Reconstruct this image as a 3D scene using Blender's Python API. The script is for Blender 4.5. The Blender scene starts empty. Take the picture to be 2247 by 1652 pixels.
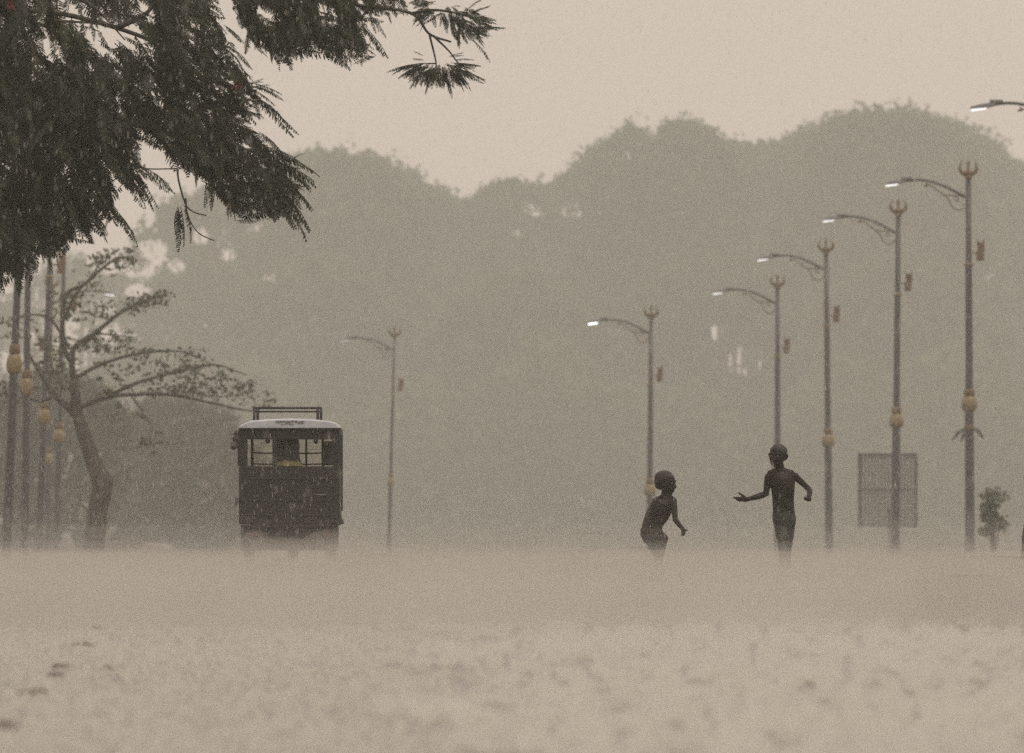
import bpy, bmesh, math, random
import numpy as np
from mathutils import Vector, Matrix, Euler

random.seed(7)
rng = np.random.default_rng(7)
scene = bpy.context.scene
COL = scene.collection
R = math.radians

# ------------------------------------------------------------------ camera
# a long lens, crouched half a metre above a flooded road
F = 28700.0            # focal length in units of a 2247 wide picture
CX, HY, CZ = 1123.5, 1168.0, 0.57
cam_d = bpy.data.cameras.new('camera')
cam = bpy.data.objects.new('camera', cam_d)
COL.objects.link(cam)
cam.location = (0, 0, CZ)
cam.rotation_euler = (R(90), 0, 0)
cam_d.sensor_fit = 'HORIZONTAL'
cam_d.sensor_width = 36.0
cam_d.lens = 36.0 * F / 2247.0
cam_d.shift_y = (HY - 826.0) / 2247.0
cam_d.clip_start = 0.5
cam_d.clip_end = 4000
cam_d.dof.use_dof = True
cam_d.dof.focus_distance = 116.0
cam_d.dof.aperture_fstop = 10.5
cam_d.dof.aperture_blades = 0
scene.camera = cam

# ------------------------------------------------------------------ sky and sun
SUN_EL, SUN_AZ = R(58), R(150)
world = bpy.data.worlds.new('World')
scene.world = world
world.use_nodes = True
wn, wl = world.node_tree.nodes, world.node_tree.links
wn.clear()
w_out = wn.new('ShaderNodeOutputWorld')
w_bg = wn.new('ShaderNodeBackground')
w_sky = wn.new('ShaderNodeTexSky')
w_sky.sky_type = 'NISHITA'
w_sky.sun_disc = False
w_sky.sun_elevation = SUN_EL
w_sky.sun_rotation = SUN_AZ
w_sky.dust_density = 5.0
w_bw = wn.new('ShaderNodeRGBToBW')
w_tint = wn.new('ShaderNodeMix'); w_tint.data_type = 'RGBA'; w_tint.blend_type = 'MULTIPLY'
w_tint.inputs[0].default_value = 1.0
w_tint.inputs[7].default_value = (1.0, 0.86, 0.745, 1)
w_mix = wn.new('ShaderNodeMix'); w_mix.data_type = 'RGBA'
w_mix.inputs[0].default_value = 0.88           # thick even rain cloud over the clear sky
w_mix.inputs[7].default_value = (8.3, 6.93, 6.08, 1)
w_bg.inputs['Strength'].default_value = 0.1
wl.new(w_sky.outputs[0], w_bw.inputs[0])
wl.new(w_bw.outputs[0], w_tint.inputs[6])
wl.new(w_tint.outputs[2], w_mix.inputs[6])
wl.new(w_mix.outputs[2], w_bg.inputs['Color'])
wl.new(w_bg.outputs[0], w_out.inputs['Surface'])

sun_d = bpy.data.lights.new('sun', 'SUN')
sun_d.energy = 1.2
sun_d.angle = R(40)
sun_d.color = (1.0, 0.93, 0.82)
sun = bpy.data.objects.new('sun', sun_d)
COL.objects.link(sun)
sun.location = (0, 0, 60)
sun_dir = Vector((math.sin(SUN_AZ) * math.cos(SUN_EL), math.cos(SUN_AZ) * math.cos(SUN_EL), math.sin(SUN_EL)))
sun.rotation_euler = sun_dir.to_track_quat('Z', 'Y').to_euler()

scene.view_settings.view_transform = 'Standard'
scene.view_settings.look = 'None'
scene.view_settings.exposure = 0.0
scene.view_settings.gamma = 1.0
scene.view_settings.use_curve_mapping = False

scene.render.engine = 'CYCLES'
cy = scene.cycles
cy.use_denoising = False
cy.max_bounces = 10
cy.diffuse_bounces = 3
cy.glossy_bounces = 3
cy.transmission_bounces = 6
cy.transparent_max_bounces = 24
cy.volume_bounces = 4
cy.caustics_reflective = False
cy.caustics_refractive = False
cy.sample_clamp_indirect = 4.0
cy.use_adaptive_sampling = False

# ------------------------------------------------------------------ materials
def mat_nodes(name):
    m = bpy.data.materials.new(name)
    m.use_nodes = True
    return m, m.node_tree.nodes, m.node_tree.links

def pmat(name, c1, c2=None, rough=0.5, metal=0.0, scale=6.0, bump=0.0, bscale=None, spec=0.5, stretch=None, contrast=(0.3, 0.7)):
    m, n, l = mat_nodes(name)
    b = n['Principled BSDF']
    b.inputs['Roughness'].default_value = rough
    b.inputs['Metallic'].default_value = metal
    b.inputs['Specular IOR Level'].default_value = spec
    tc = n.new('ShaderNodeTexCoord')
    src = tc.outputs['Object']
    if stretch:
        mp = n.new('ShaderNodeMapping')
        mp.inputs['Scale'].default_value = stretch
        l.new(src, mp.inputs['Vector']); src = mp.outputs['Vector']
    no = n.new('ShaderNodeTexNoise')
    no.inputs['Scale'].default_value = scale
    no.inputs['Detail'].default_value = 6
    l.new(src, no.inputs['Vector'])
    cr = n.new('ShaderNodeValToRGB')
    cr.color_ramp.elements[0].position, cr.color_ramp.elements[1].position = contrast
    cr.color_ramp.elements[0].color = (*c1, 1)
    cr.color_ramp.elements[1].color = (*(c2 or c1), 1)
    l.new(no.outputs['Fac'], cr.inputs['Fac'])
    l.new(cr.outputs['Color'], b.inputs['Base Color'])
    if bump:
        nb = n.new('ShaderNodeTexNoise')
        nb.inputs['Scale'].default_value = bscale or scale * 4
        nb.inputs['Detail'].default_value = 5
        l.new(src, nb.inputs['Vector'])
        bp = n.new('ShaderNodeBump')
        bp.inputs['Strength'].default_value = bump
        bp.inputs['Distance'].default_value = 0.02
        l.new(nb.outputs['Fac'], bp.inputs['Height'])
        l.new(bp.outputs['Normal'], b.inputs['Normal'])
    return m

def leaf_mat(name, c1, c2, scale, trans=0.25):
    m, n, l = mat_nodes(name)
    b = n['Principled BSDF']
    b.inputs['Roughness'].default_value = 0.55
    b.inputs['Specular IOR Level'].default_value = 0.25
    geo = n.new('ShaderNodeTexCoord')
    no = n.new('ShaderNodeTexNoise')
    no.inputs['Scale'].default_value = scale
    no.inputs['Detail'].default_value = 4
    l.new(geo.outputs['Object'], no.inputs['Vector'])
    cr = n.new('ShaderNodeValToRGB')
    cr.color_ramp.elements[0].position, cr.color_ramp.elements[1].position = 0.35, 0.65
    cr.color_ramp.elements[0].color = (*c1, 1)
    cr.color_ramp.elements[1].color = (*c2, 1)
    l.new(no.outputs['Fac'], cr.inputs['Fac'])
    l.new(cr.outputs['Color'], b.inputs['Base Color'])
    tr = n.new('ShaderNodeBsdfTranslucent')
    l.new(cr.outputs['Color'], tr.inputs['Color'])
    mx = n.new('ShaderNodeMixShader')
    mx.inputs['Fac'].default_value = trans
    l.new(b.outputs[0], mx.inputs[1]); l.new(tr.outputs[0], mx.inputs[2])
    l.new(mx.outputs[0], n['Material Output'].inputs['Surface'])
    return m

def emit_mat(name, col, s):
    m, n, l = mat_nodes(name)
    n.remove(n['Principled BSDF'])
    e = n.new('ShaderNodeEmission')
    e.inputs['Color'].default_value = (*col, 1); e.inputs['Strength'].default_value = s
    l.new(e.outputs[0], n['Material Output'].inputs['Surface'])
    return m

def drop_mat(name, col, clear):
    m, n, l = mat_nodes(name)
    n.remove(n['Principled BSDF'])
    t = n.new('ShaderNodeBsdfTranslucent'); t.inputs['Color'].default_value = (*col, 1)
    d = n.new('ShaderNodeBsdfDiffuse'); d.inputs['Color'].default_value = (*col, 1)
    a = n.new('ShaderNodeMixShader'); a.inputs['Fac'].default_value = 0.5
    l.new(t.outputs[0], a.inputs[1]); l.new(d.outputs[0], a.inputs[2])
    tr = n.new('ShaderNodeBsdfTransparent')
    x = n.new('ShaderNodeMixShader'); x.inputs['Fac'].default_value = clear
    l.new(a.outputs[0], x.inputs[1]); l.new(tr.outputs[0], x.inputs[2])
    l.new(x.outputs[0], n['Material Output'].inputs['Surface'])
    return m

def volume_mat(name, col, density, aniso=0.0):
    m, n, l = mat_nodes(name)
    n.remove(n['Principled BSDF'])
    v = n.new('ShaderNodeVolumePrincipled')
    v.inputs['Color'].default_value = (*col, 1)
    v.inputs['Density'].default_value = density
    v.inputs['Anisotropy'].default_value = aniso
    l.new(v.outputs[0], n['Material Output'].inputs['Volume'])
    return m

M = {}
M['pole'] = pmat('painted_pole', (0.03, 0.03, 0.031), (0.062, 0.06, 0.06), rough=0.35, scale=3, stretch=(1, 1, 6), bump=0.15)
M['arm'] = pmat('arm_metal', (0.05, 0.048, 0.046), (0.08, 0.075, 0.07), rough=0.4, scale=9)
M['gold'] = pmat('gold_paint', (0.15, 0.11, 0.055), (0.25, 0.185, 0.09), rough=0.35, scale=14)
M['brass'] = pmat('dull_brass', (0.10, 0.062, 0.028), (0.17, 0.11, 0.05), rough=0.45, scale=14)
M['lamp_case'] = pmat('lamp_case', (0.12, 0.12, 0.125), (0.2, 0.2, 0.2), rough=0.3, scale=12)
M['led'] = emit_mat('lit_led_panel', (1.0, 0.98, 0.95), 1.6)
M['led_bright'] = emit_mat('bright_led_panel', (1.0, 0.98, 0.95), 5.0)
M['led_weak'] = emit_mat('dim_led_panel', (1.0, 0.98, 0.95), 0.7)
M['panel'] = pmat('ornament_panel', (0.085, 0.045, 0.026), (0.16, 0.09, 0.045), rough=0.5, scale=16)
M['steel'] = pmat('grey_steel', (0.07, 0.068, 0.07), (0.12, 0.116, 0.116), rough=0.5, scale=8)
M['body'] = pmat('dark_vehicle_paint', (0.011, 0.0095, 0.009), (0.022, 0.0195, 0.0175), rough=0.45, scale=7, bump=0.2, bscale=60)
M['body_in'] = pmat('dark_vehicle_inside', (0.014, 0.012, 0.011), (0.022, 0.02, 0.018), rough=0.7, scale=7)
M['under'] = pmat('spray_paled_underbody', (0.06, 0.055, 0.048), (0.12, 0.11, 0.095), rough=0.7, scale=9)  # lighter grey: the veil of wheel spray is put into the colour
M['roof'] = pmat('pale_roof', (0.38, 0.41, 0.46), (0.52, 0.555, 0.6), rough=0.35, scale=9)
M['roof_mark'] = pmat('faded_lettering', (0.12, 0.115, 0.11), (0.2, 0.19, 0.18), rough=0.6, scale=40)
M['rubber'] = pmat('tyre_rubber', (0.012, 0.012, 0.012), (0.03, 0.028, 0.026), rough=0.7, scale=20)
M['rim'] = pmat('steel_rim', (0.2, 0.2, 0.2), (0.3, 0.3, 0.29), rough=0.4, metal=0.6)
M['red_lens'] = pmat('red_lens', (0.06, 0.018, 0.014), (0.09, 0.028, 0.022), rough=0.25)
M['cloth_grey'] = pmat('grey_cloth', (0.07, 0.066, 0.058), (0.11, 0.103, 0.09), rough=0.8, scale=18, stretch=(6, 1, 1))
M['cloth_yellow'] = pmat('yellow_green_cloth', (0.085, 0.078, 0.025), (0.17, 0.15, 0.05), rough=0.8, scale=18, bump=0.4)
M['tarp'] = pmat('rolled_tarp', (0.02, 0.02, 0.019), (0.09, 0.085, 0.08), rough=0.5, scale=22, bump=0.4)
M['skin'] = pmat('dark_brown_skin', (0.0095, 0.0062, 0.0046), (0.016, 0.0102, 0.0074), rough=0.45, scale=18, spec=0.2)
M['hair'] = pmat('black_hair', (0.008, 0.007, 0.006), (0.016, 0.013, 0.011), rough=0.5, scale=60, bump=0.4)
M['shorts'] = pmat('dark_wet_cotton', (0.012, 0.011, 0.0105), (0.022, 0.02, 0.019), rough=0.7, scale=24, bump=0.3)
M['eye'] = pmat('eye_white', (0.2, 0.185, 0.165), rough=0.3)
M['bark'] = pmat('wet_bark', (0.028, 0.023, 0.018), (0.075, 0.062, 0.05), rough=0.7, scale=5, stretch=(3, 3, 0.6), bump=0.6)
M['bark_far'] = pmat('far_bark', (0.04, 0.034, 0.028), (0.09, 0.076, 0.06), rough=0.8, scale=2, bump=0.4)
M['frond'] = leaf_mat('flame_tree_leaf', (0.02, 0.024, 0.012), (0.044, 0.05, 0.025), 2.0, 0.25)
M['leaf_mid'] = leaf_mat('dull_green_leaf', (0.06, 0.068, 0.036), (0.11, 0.118, 0.066), 1.2, 0.35)
M['leaf_far'] = leaf_mat('forest_leaf', (0.042, 0.066, 0.026), (0.09, 0.124, 0.054), 0.35, 0.25)
M['leaf_dim'] = leaf_mat('dim_leaf', (0.05, 0.054, 0.033), (0.09, 0.094, 0.06), 0.5, 0.25)
M['flower'] = pmat('red_flower', (0.12, 0.018, 0.012), (0.18, 0.03, 0.018), rough=0.5, scale=40)
M['pale_stone'] = pmat('pale_stone', (0.2, 0.192, 0.178), (0.3, 0.29, 0.268), rough=0.7, scale=6, bump=0.3)
M['litter'] = pmat('wet_litter', (0.13, 0.1, 0.082), (0.22, 0.17, 0.14), rough=0.6, scale=30, spec=.2)
M['kerb'] = pmat('kerb_concrete', (0.22, 0.21, 0.19), (0.34, 0.32, 0.29), rough=0.6, scale=3, bump=0.2)
M['paving'] = pmat('paving', (0.17, 0.155, 0.135), (0.27, 0.25, 0.22), rough=0.5, scale=2, bump=0.3)
M['soil'] = pmat('wet_verge', (0.05, 0.052, 0.03), (0.12, 0.1, 0.07), rough=0.6, scale=0.6, bump=0.5, bscale=6)
M['rain'] = drop_mat('rain_water', (0.9, 0.88, 0.85), 0.55)
M['splash'] = drop_mat('splash_water', (0.885, 0.885, 0.835), 0.3)

def road_material():
    m, n, l = mat_nodes('flooded_asphalt')
    b = n['Principled BSDF']
    tc = n.new('ShaderNodeTexCoord')
    big = n.new('ShaderNodeTexNoise'); big.inputs['Scale'].default_value = 0.35; big.inputs['Detail'].default_value = 4
    l.new(tc.outputs['Object'], big.inputs['Vector'])
    cr = n.new('ShaderNodeValToRGB')
    cr.color_ramp.elements[0].position, cr.color_ramp.elements[1].position = 0.35, 0.68
    cr.color_ramp.elements[0].color = (0.045, 0.042, 0.038, 1)
    cr.color_ramp.elements[1].color = (0.10, 0.072, 0.052, 1)
    l.new(big.outputs['Fac'], cr.inputs['Fac'])
    l.new(cr.outputs['Color'], b.inputs['Base Color'])
    b.inputs['Roughness'].default_value = 0.24
    b.inputs['IOR'].default_value = 1.33
    r1 = n.new('ShaderNodeTexNoise'); r1.inputs['Scale'].default_value = 14; r1.inputs['Detail'].default_value = 3
    r2 = n.new('ShaderNodeTexNoise'); r2.inputs['Scale'].default_value = 3.0; r2.inputs['Detail'].default_value = 2
    for r_ in (r1, r2): l.new(tc.outputs['Object'], r_.inputs['Vector'])
    ad = n.new('ShaderNodeMath'); ad.operation = 'ADD'
    l.new(r1.outputs['Fac'], ad.inputs[0]); l.new(r2.outputs['Fac'], ad.inputs[1])
    bp = n.new('ShaderNodeBump'); bp.inputs['Strength'].default_value = 0.55; bp.inputs['Distance'].default_value = 0.02
    l.new(ad.outputs[0], bp.inputs['Height'])
    l.new(bp.outputs['Normal'], b.inputs['Normal'])
    return m
M['road'] = road_material()

# ------------------------------------------------------------------ helpers
def P(px, py, D, dy=0.0):
    """the point seen at (px, py) of the 2247 wide picture, D (+dy) metres down the road"""
    Y = D + dy
    return Vector(((px - CX) / F * D, Y, CZ + (HY - py) / F * D))

def tag(o, label=None, cat=None, group=None, kind=None):
    if label: o['label'] = label
    if cat: o['category'] = cat
    if group: o['group'] = group
    if kind: o['kind'] = kind
    return o

def empty(name, loc):
    o = bpy.data.objects.new(name, None)
    o.empty_display_size = 0.2
    COL.objects.link(o)
    o.location = loc
    return o

def obj_from_bm(name, bm, mat, parent=None, smooth=False, world_coords=True):
    """world coordinates in bm; the object keeps its parent's origin"""
    me = bpy.data.meshes.new(name)
    if parent is not None and world_coords:
        off = parent.location.copy()
        if parent.parent is not None:
            off = off + parent.parent.location
        bm.transform(Matrix.Translation(-off))
    bm.to_mesh(me); bm.free()
    if mat: me.materials.append(mat)
    if smooth:
        me.polygons.foreach_set('use_smooth', [True] * len(me.polygons))
    o = bpy.data.objects.new(name, me)
    COL.objects.link(o)
    if parent is not None: o.parent = parent
    return o

def obj_from_arrays(name, verts, faces, mat, parent=None, offset=None):
    """verts Nx3, faces list/array of equal length polygons"""
    verts = np.asarray(verts, dtype=np.float32)
    if offset is not None: verts = verts - np.asarray(offset, dtype=np.float32)
    faces = np.asarray(faces, dtype=np.int32)
    me = bpy.data.meshes.new(name)
    k = faces.shape[1]
    me.vertices.add(len(verts)); me.vertices.foreach_set('co', verts.ravel())
    me.loops.add(faces.size); me.loops.foreach_set('vertex_index', faces.ravel())
    me.polygons.add(len(faces))
    me.polygons.foreach_set('loop_start', np.arange(0, faces.size, k, dtype=np.int32))
    me.polygons.foreach_set('loop_total', np.full(len(faces), k, dtype=np.int32))
    me.update(calc_edges=True)
    me.validate()
    if mat: me.materials.append(mat)
    o = bpy.data.objects.new(name, me)
    COL.objects.link(o)
    if parent is not None: o.parent = parent
    return o

def bm_box(bm, c, size, bevel=0.0, rot=None):
    m = Matrix.Translation(Vector(c)) @ (rot.to_4x4() if rot is not None else Matrix.Identity(4)) @ Matrix.Diagonal((*size, 1))
    r_ = bmesh.ops.create_cube(bm, size=1.0, matrix=m)
    if bevel:
        es = list({e for v in r_['verts'] for e in v.link_edges})
        bmesh.ops.bevel(bm, geom=es, offset=bevel, segments=2, profile=0.7, affect='EDGES')

def frame_of(t):
    t = t.normalized()
    up = Vector((0, 0, 1)) if abs(t.z) < 0.95 else Vector((0, 1, 0))
    a = t.cross(up).normalized()
    return a, t.cross(a).normalized()

def bm_tube(bm, pts, radii, seg=10, cap=True):
    pts = [Vector(p) for p in pts]
    if not hasattr(radii, '__len__'): radii = [radii] * len(pts)
    rings, prev = [], None
    for i, p in enumerate(pts):
        t = (pts[min(i + 1, len(pts) - 1)] - pts[max(i - 1, 0)])
        if prev is None:
            a, b = frame_of(t)
        else:
            tn = t.normalized()
            a = (prev - tn * prev.dot(tn)).normalized(); b = tn.cross(a)
        prev = a
        rings.append([bm.verts.new(p + (a * math.cos(2 * math.pi * k / seg) + b * math.sin(2 * math.pi * k / seg)) * radii[i]) for k in range(seg)])
    for r0, r1 in zip(rings, rings[1:]):
        for k in range(seg):
            bm.faces.new((r0[k], r0[(k + 1) % seg], r1[(k + 1) % seg], r1[k]))
    if cap:
        bm.faces.new(rings[0][::-1]); bm.faces.new(rings[-1])

def bm_lathe(bm, axis_p, prof, seg=20):
    """prof: list of (r, z) about a vertical axis through axis_p"""
    rings = []
    for r_, z in prof:
        rings.append([bm.verts.new(Vector(axis_p) + Vector((r_ * math.cos(2 * math.pi * k / seg), r_ * math.sin(2 * math.pi * k / seg), z))) for k in range(seg)])
    for r0, r1 in zip(rings, rings[1:]):
        for k in range(seg):
            bm.faces.new((r0[k], r0[(k + 1) % seg], r1[(k + 1) % seg], r1[k]))
    bm.faces.new(rings[0][::-1]); bm.faces.new(rings[-1])

def bm_ball(bm, c, rad, rot=None, sub=3):
    m = Matrix.Translation(Vector(c)) @ (rot.to_4x4() if rot is not None else Matrix.Identity(4))
    rad = rad if hasattr(rad, '__len__') else (rad,) * 3
    bmesh.ops.create_icosphere(bm, subdivisions=sub, radius=1.0, matrix=m @ Matrix.Diagonal((*rad, 1)))

def spline(pts, n):
    """Catmull-Rom through the points"""
    pts = [Vector(p) for p in pts]
    if len(pts) < 3: return [pts[0].lerp(pts[-1], i / n) for i in range(n + 1)]
    q = [pts[0] * 2 - pts[1]] + pts + [pts[-1] * 2 - pts[-2]]
    out, segs = [], len(pts) - 1
    for i in range(n + 1):
        u = i / n * segs; k = min(int(u), segs - 1); t = u - k
        a, b, c, d = q[k:k + 4]
        out.append(0.5 * ((2 * b) + (c - a) * t + (2 * a - 5 * b + 4 * c - d) * t * t + (3 * b - a - 3 * c + d) * t ** 3))
    return out

def lerp_list(v, n):
    return list(np.interp(np.linspace(0, len(v) - 1, n), range(len(v)), v))

def inside(poly, x, y):
    poly = np.asarray(poly, float); x = np.asarray(x, float); y = np.asarray(y, float)
    r_ = np.zeros(x.shape, bool)
    j = len(poly) - 1
    for i in range(len(poly)):
        xi, yi = poly[i]; xj, yj = poly[j]
        c = ((yi > y) != (yj > y)) & (x < (xj - xi) * (y - yi) / (yj - yi + 1e-9) + xi)
        r_ ^= c; j = i
    return r_

def gz(Y):
    """the road is level to a low crest, then falls away"""
    return -min(max(Y - 290.0, 0.0) * 0.012, 2.6)

RC = np.array([(-20, 1.0), (221, .8), (289, .2), (320, -.8), (350, -1.8), (370, -3), (385, -4.5), (450, -12.6), (600, -40), (720, -64)], float)
def road_x(Y): return float(np.interp(Y, RC[:, 0], RC[:, 1]))

# ------------------------------------------------------------------ the setting
def strip(name, mat, x0, x1, ys, z, thick=None):
    """a band that follows the road from x0 to x1 beside its middle line"""
    bm = bmesh.new(); prev = None
    for Y in ys:
        c = road_x(Y); zz = gz(Y) + z
        row = [bm.verts.new((c + x0, Y, zz)), bm.verts.new((c + x1, Y, zz))]
        if thick: row += [bm.verts.new((c + x1, Y, zz - thick)), bm.verts.new((c + x0, Y, zz - thick))]
        if prev:
            if thick:
                for k in range(4): bm.faces.new((prev[k], prev[(k + 1) % 4], row[(k + 1) % 4], row[k]))
            else: bm.faces.new((prev[0], prev[1], row[1], row[0]))
        elif thick: bm.faces.new(row)
        prev = row
    if thick: bm.faces.new(prev[::-1])
    bmesh.ops.recalc_face_normals(bm, faces=bm.faces)
    return tag(obj_from_bm(name, bm, mat), kind='structure')

ys = [-14] + list(range(10, 720, 10))
bm = bmesh.new(); rows = []
for Y in [-16] + list(range(10, 1765, 15)):
    rows.append([bm.verts.new((x, Y, gz(Y) - 0.10)) for x in np.linspace(-140, 140, 41)])
for a, b in zip(rows, rows[1:]):
    for k in range(40): bm.faces.new((a[k], a[k + 1], b[k + 1], b[k]))
tag(obj_from_bm('ground', bm, M['soil']), kind='structure')
strip('road', M['road'], -8.2, 8.2, ys, 0.0)
strip('pavement', M['paving'], 8.5, 11.5, ys, 0.115, 0.25)
strip('pavement', M['paving'], -12.0, -8.5, ys, 0.115, 0.25)
strip('kerb', M['kerb'], 8.25, 8.5, ys, 0.125, 0.25)
strip('kerb', M['kerb'], -8.5, -8.25, ys, 0.125, 0.25)

# haze: one closed box of even air round everything
bm = bmesh.new()
bm_box(bm, (0, 875, 33.0), (336, 1798, 76))
haze = obj_from_bm('haze', bm, volume_mat('rain_haze', (0.935, 0.975, 0.918), 0.00054))
tag(haze, 'pale grey rain haze filling the whole street', 'haze', kind='stuff')

# spray thrown up by the rain: low beds of fine mist over the flooded road
MIST = [  # top height, density, start, end, scattering colour (middle beds darkened as if less lit)
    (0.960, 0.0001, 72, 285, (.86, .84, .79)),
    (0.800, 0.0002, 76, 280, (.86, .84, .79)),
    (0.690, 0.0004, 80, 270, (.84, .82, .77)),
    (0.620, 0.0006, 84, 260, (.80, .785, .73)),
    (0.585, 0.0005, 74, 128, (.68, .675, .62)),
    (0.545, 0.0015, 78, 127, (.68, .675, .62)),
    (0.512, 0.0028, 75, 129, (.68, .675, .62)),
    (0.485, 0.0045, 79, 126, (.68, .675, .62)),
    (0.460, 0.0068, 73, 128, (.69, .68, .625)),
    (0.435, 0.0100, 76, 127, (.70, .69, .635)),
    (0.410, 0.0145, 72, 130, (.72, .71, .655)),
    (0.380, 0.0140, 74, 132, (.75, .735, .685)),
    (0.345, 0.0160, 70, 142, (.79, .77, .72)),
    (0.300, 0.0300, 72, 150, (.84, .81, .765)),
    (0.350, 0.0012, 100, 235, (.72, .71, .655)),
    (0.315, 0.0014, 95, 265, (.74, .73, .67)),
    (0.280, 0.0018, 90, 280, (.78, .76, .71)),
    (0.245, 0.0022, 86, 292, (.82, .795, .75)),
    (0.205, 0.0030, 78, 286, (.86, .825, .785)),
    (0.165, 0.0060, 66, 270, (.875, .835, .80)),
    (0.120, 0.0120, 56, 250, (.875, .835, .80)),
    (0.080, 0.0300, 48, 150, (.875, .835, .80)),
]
mist = empty('spray_mist', (0, 150, 0))
tag(mist, 'low white bed of rain spray hiding the road surface', 'mist', kind='stuff')
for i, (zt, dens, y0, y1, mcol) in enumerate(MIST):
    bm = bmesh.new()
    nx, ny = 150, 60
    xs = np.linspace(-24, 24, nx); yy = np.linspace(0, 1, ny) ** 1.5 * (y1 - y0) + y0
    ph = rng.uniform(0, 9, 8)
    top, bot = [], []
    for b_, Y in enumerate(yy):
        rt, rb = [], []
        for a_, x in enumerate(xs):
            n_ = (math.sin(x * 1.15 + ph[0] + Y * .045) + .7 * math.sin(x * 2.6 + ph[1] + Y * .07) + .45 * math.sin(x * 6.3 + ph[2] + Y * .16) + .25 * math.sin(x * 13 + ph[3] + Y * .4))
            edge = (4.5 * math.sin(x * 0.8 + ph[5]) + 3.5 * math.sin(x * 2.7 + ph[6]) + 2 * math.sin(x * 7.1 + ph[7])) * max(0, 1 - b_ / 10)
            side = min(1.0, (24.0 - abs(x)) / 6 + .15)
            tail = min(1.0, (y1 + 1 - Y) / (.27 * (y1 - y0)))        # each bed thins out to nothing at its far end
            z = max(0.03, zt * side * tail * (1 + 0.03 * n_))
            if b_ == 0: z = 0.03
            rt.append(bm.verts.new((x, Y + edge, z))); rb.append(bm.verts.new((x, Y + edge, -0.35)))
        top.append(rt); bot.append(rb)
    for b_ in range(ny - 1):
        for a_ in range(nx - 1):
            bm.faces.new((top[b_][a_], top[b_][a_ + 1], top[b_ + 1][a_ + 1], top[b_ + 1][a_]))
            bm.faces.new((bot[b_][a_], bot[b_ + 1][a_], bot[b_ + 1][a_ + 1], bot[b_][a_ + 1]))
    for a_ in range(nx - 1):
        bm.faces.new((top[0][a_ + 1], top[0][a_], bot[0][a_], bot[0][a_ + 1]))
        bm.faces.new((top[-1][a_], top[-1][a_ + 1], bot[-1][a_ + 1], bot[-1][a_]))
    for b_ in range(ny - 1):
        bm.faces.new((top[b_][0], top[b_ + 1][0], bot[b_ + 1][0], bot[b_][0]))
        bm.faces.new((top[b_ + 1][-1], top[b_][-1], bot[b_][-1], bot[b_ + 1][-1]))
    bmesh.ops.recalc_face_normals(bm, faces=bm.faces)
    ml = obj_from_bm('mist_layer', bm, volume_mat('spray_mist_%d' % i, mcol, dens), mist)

# ------------------------------------------------------------------ far trees
def leaf_quads(c, size, flat=0.0):
    """randomly turned leaf tufts: four cornered, slightly folded"""
    n = len(c)
    a = rng.normal(size=(n, 3)); a /= np.linalg.norm(a, axis=1)[:, None]
    b = rng.normal(size=(n, 3)); b -= (b * a).sum(1)[:, None] * a; b /= np.linalg.norm(b, axis=1)[:, None]
    s = (np.asarray(size) * rng.uniform(.6, 1.35, n))[:, None]
    v = np.empty((n, 4, 3))
    v[:, 0] = c - a * s; v[:, 2] = c + a * s
    k = s * rng.uniform(.25, .6, (n, 1)); o = a * s * rng.uniform(-.35, .35, (n, 1))
    v[:, 1] = c + b * k + o; v[:, 3] = c - b * k + o
    return v.reshape(-1, 3), np.arange(n * 4).reshape(n, 4)

HOLES = [(1632, 790, 46, 34), (1465, 832, 17, 16), (592, 612, 18, 10), (1132, 512, 16, 2), (1570, 730, 14, 16),
         (1255, 462, 20, 14), (335, 545, 40, 16), (230, 575, 50, 22), (440, 520, 18, 12), (560, 500, 20, 8), (390, 585, 20, 12),
         (2170, 605, 8, 2), (500, 560, 14, 10), (300, 640, 26, 10), (1170, 460, 20, 14), (1375, 342, 8, 6)]
def keep_holes(c, jitter=1.0):
    px = c[:, 0] / c[:, 1] * F + CX; py = HY - (c[:, 2] - CZ) / c[:, 1] * F
    k = np.ones(len(c), bool)
    for hx, hy, rx, ry in HOLES:
        d = ((px - hx) / (rx * (.65 if hx < 600 else 1) + 9)) ** 2 + ((py - hy) / (ry + 8)) ** 2
        k &= ~((d < 1.0) & (rng.random(len(c)) < 0.975))
    return k

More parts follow.
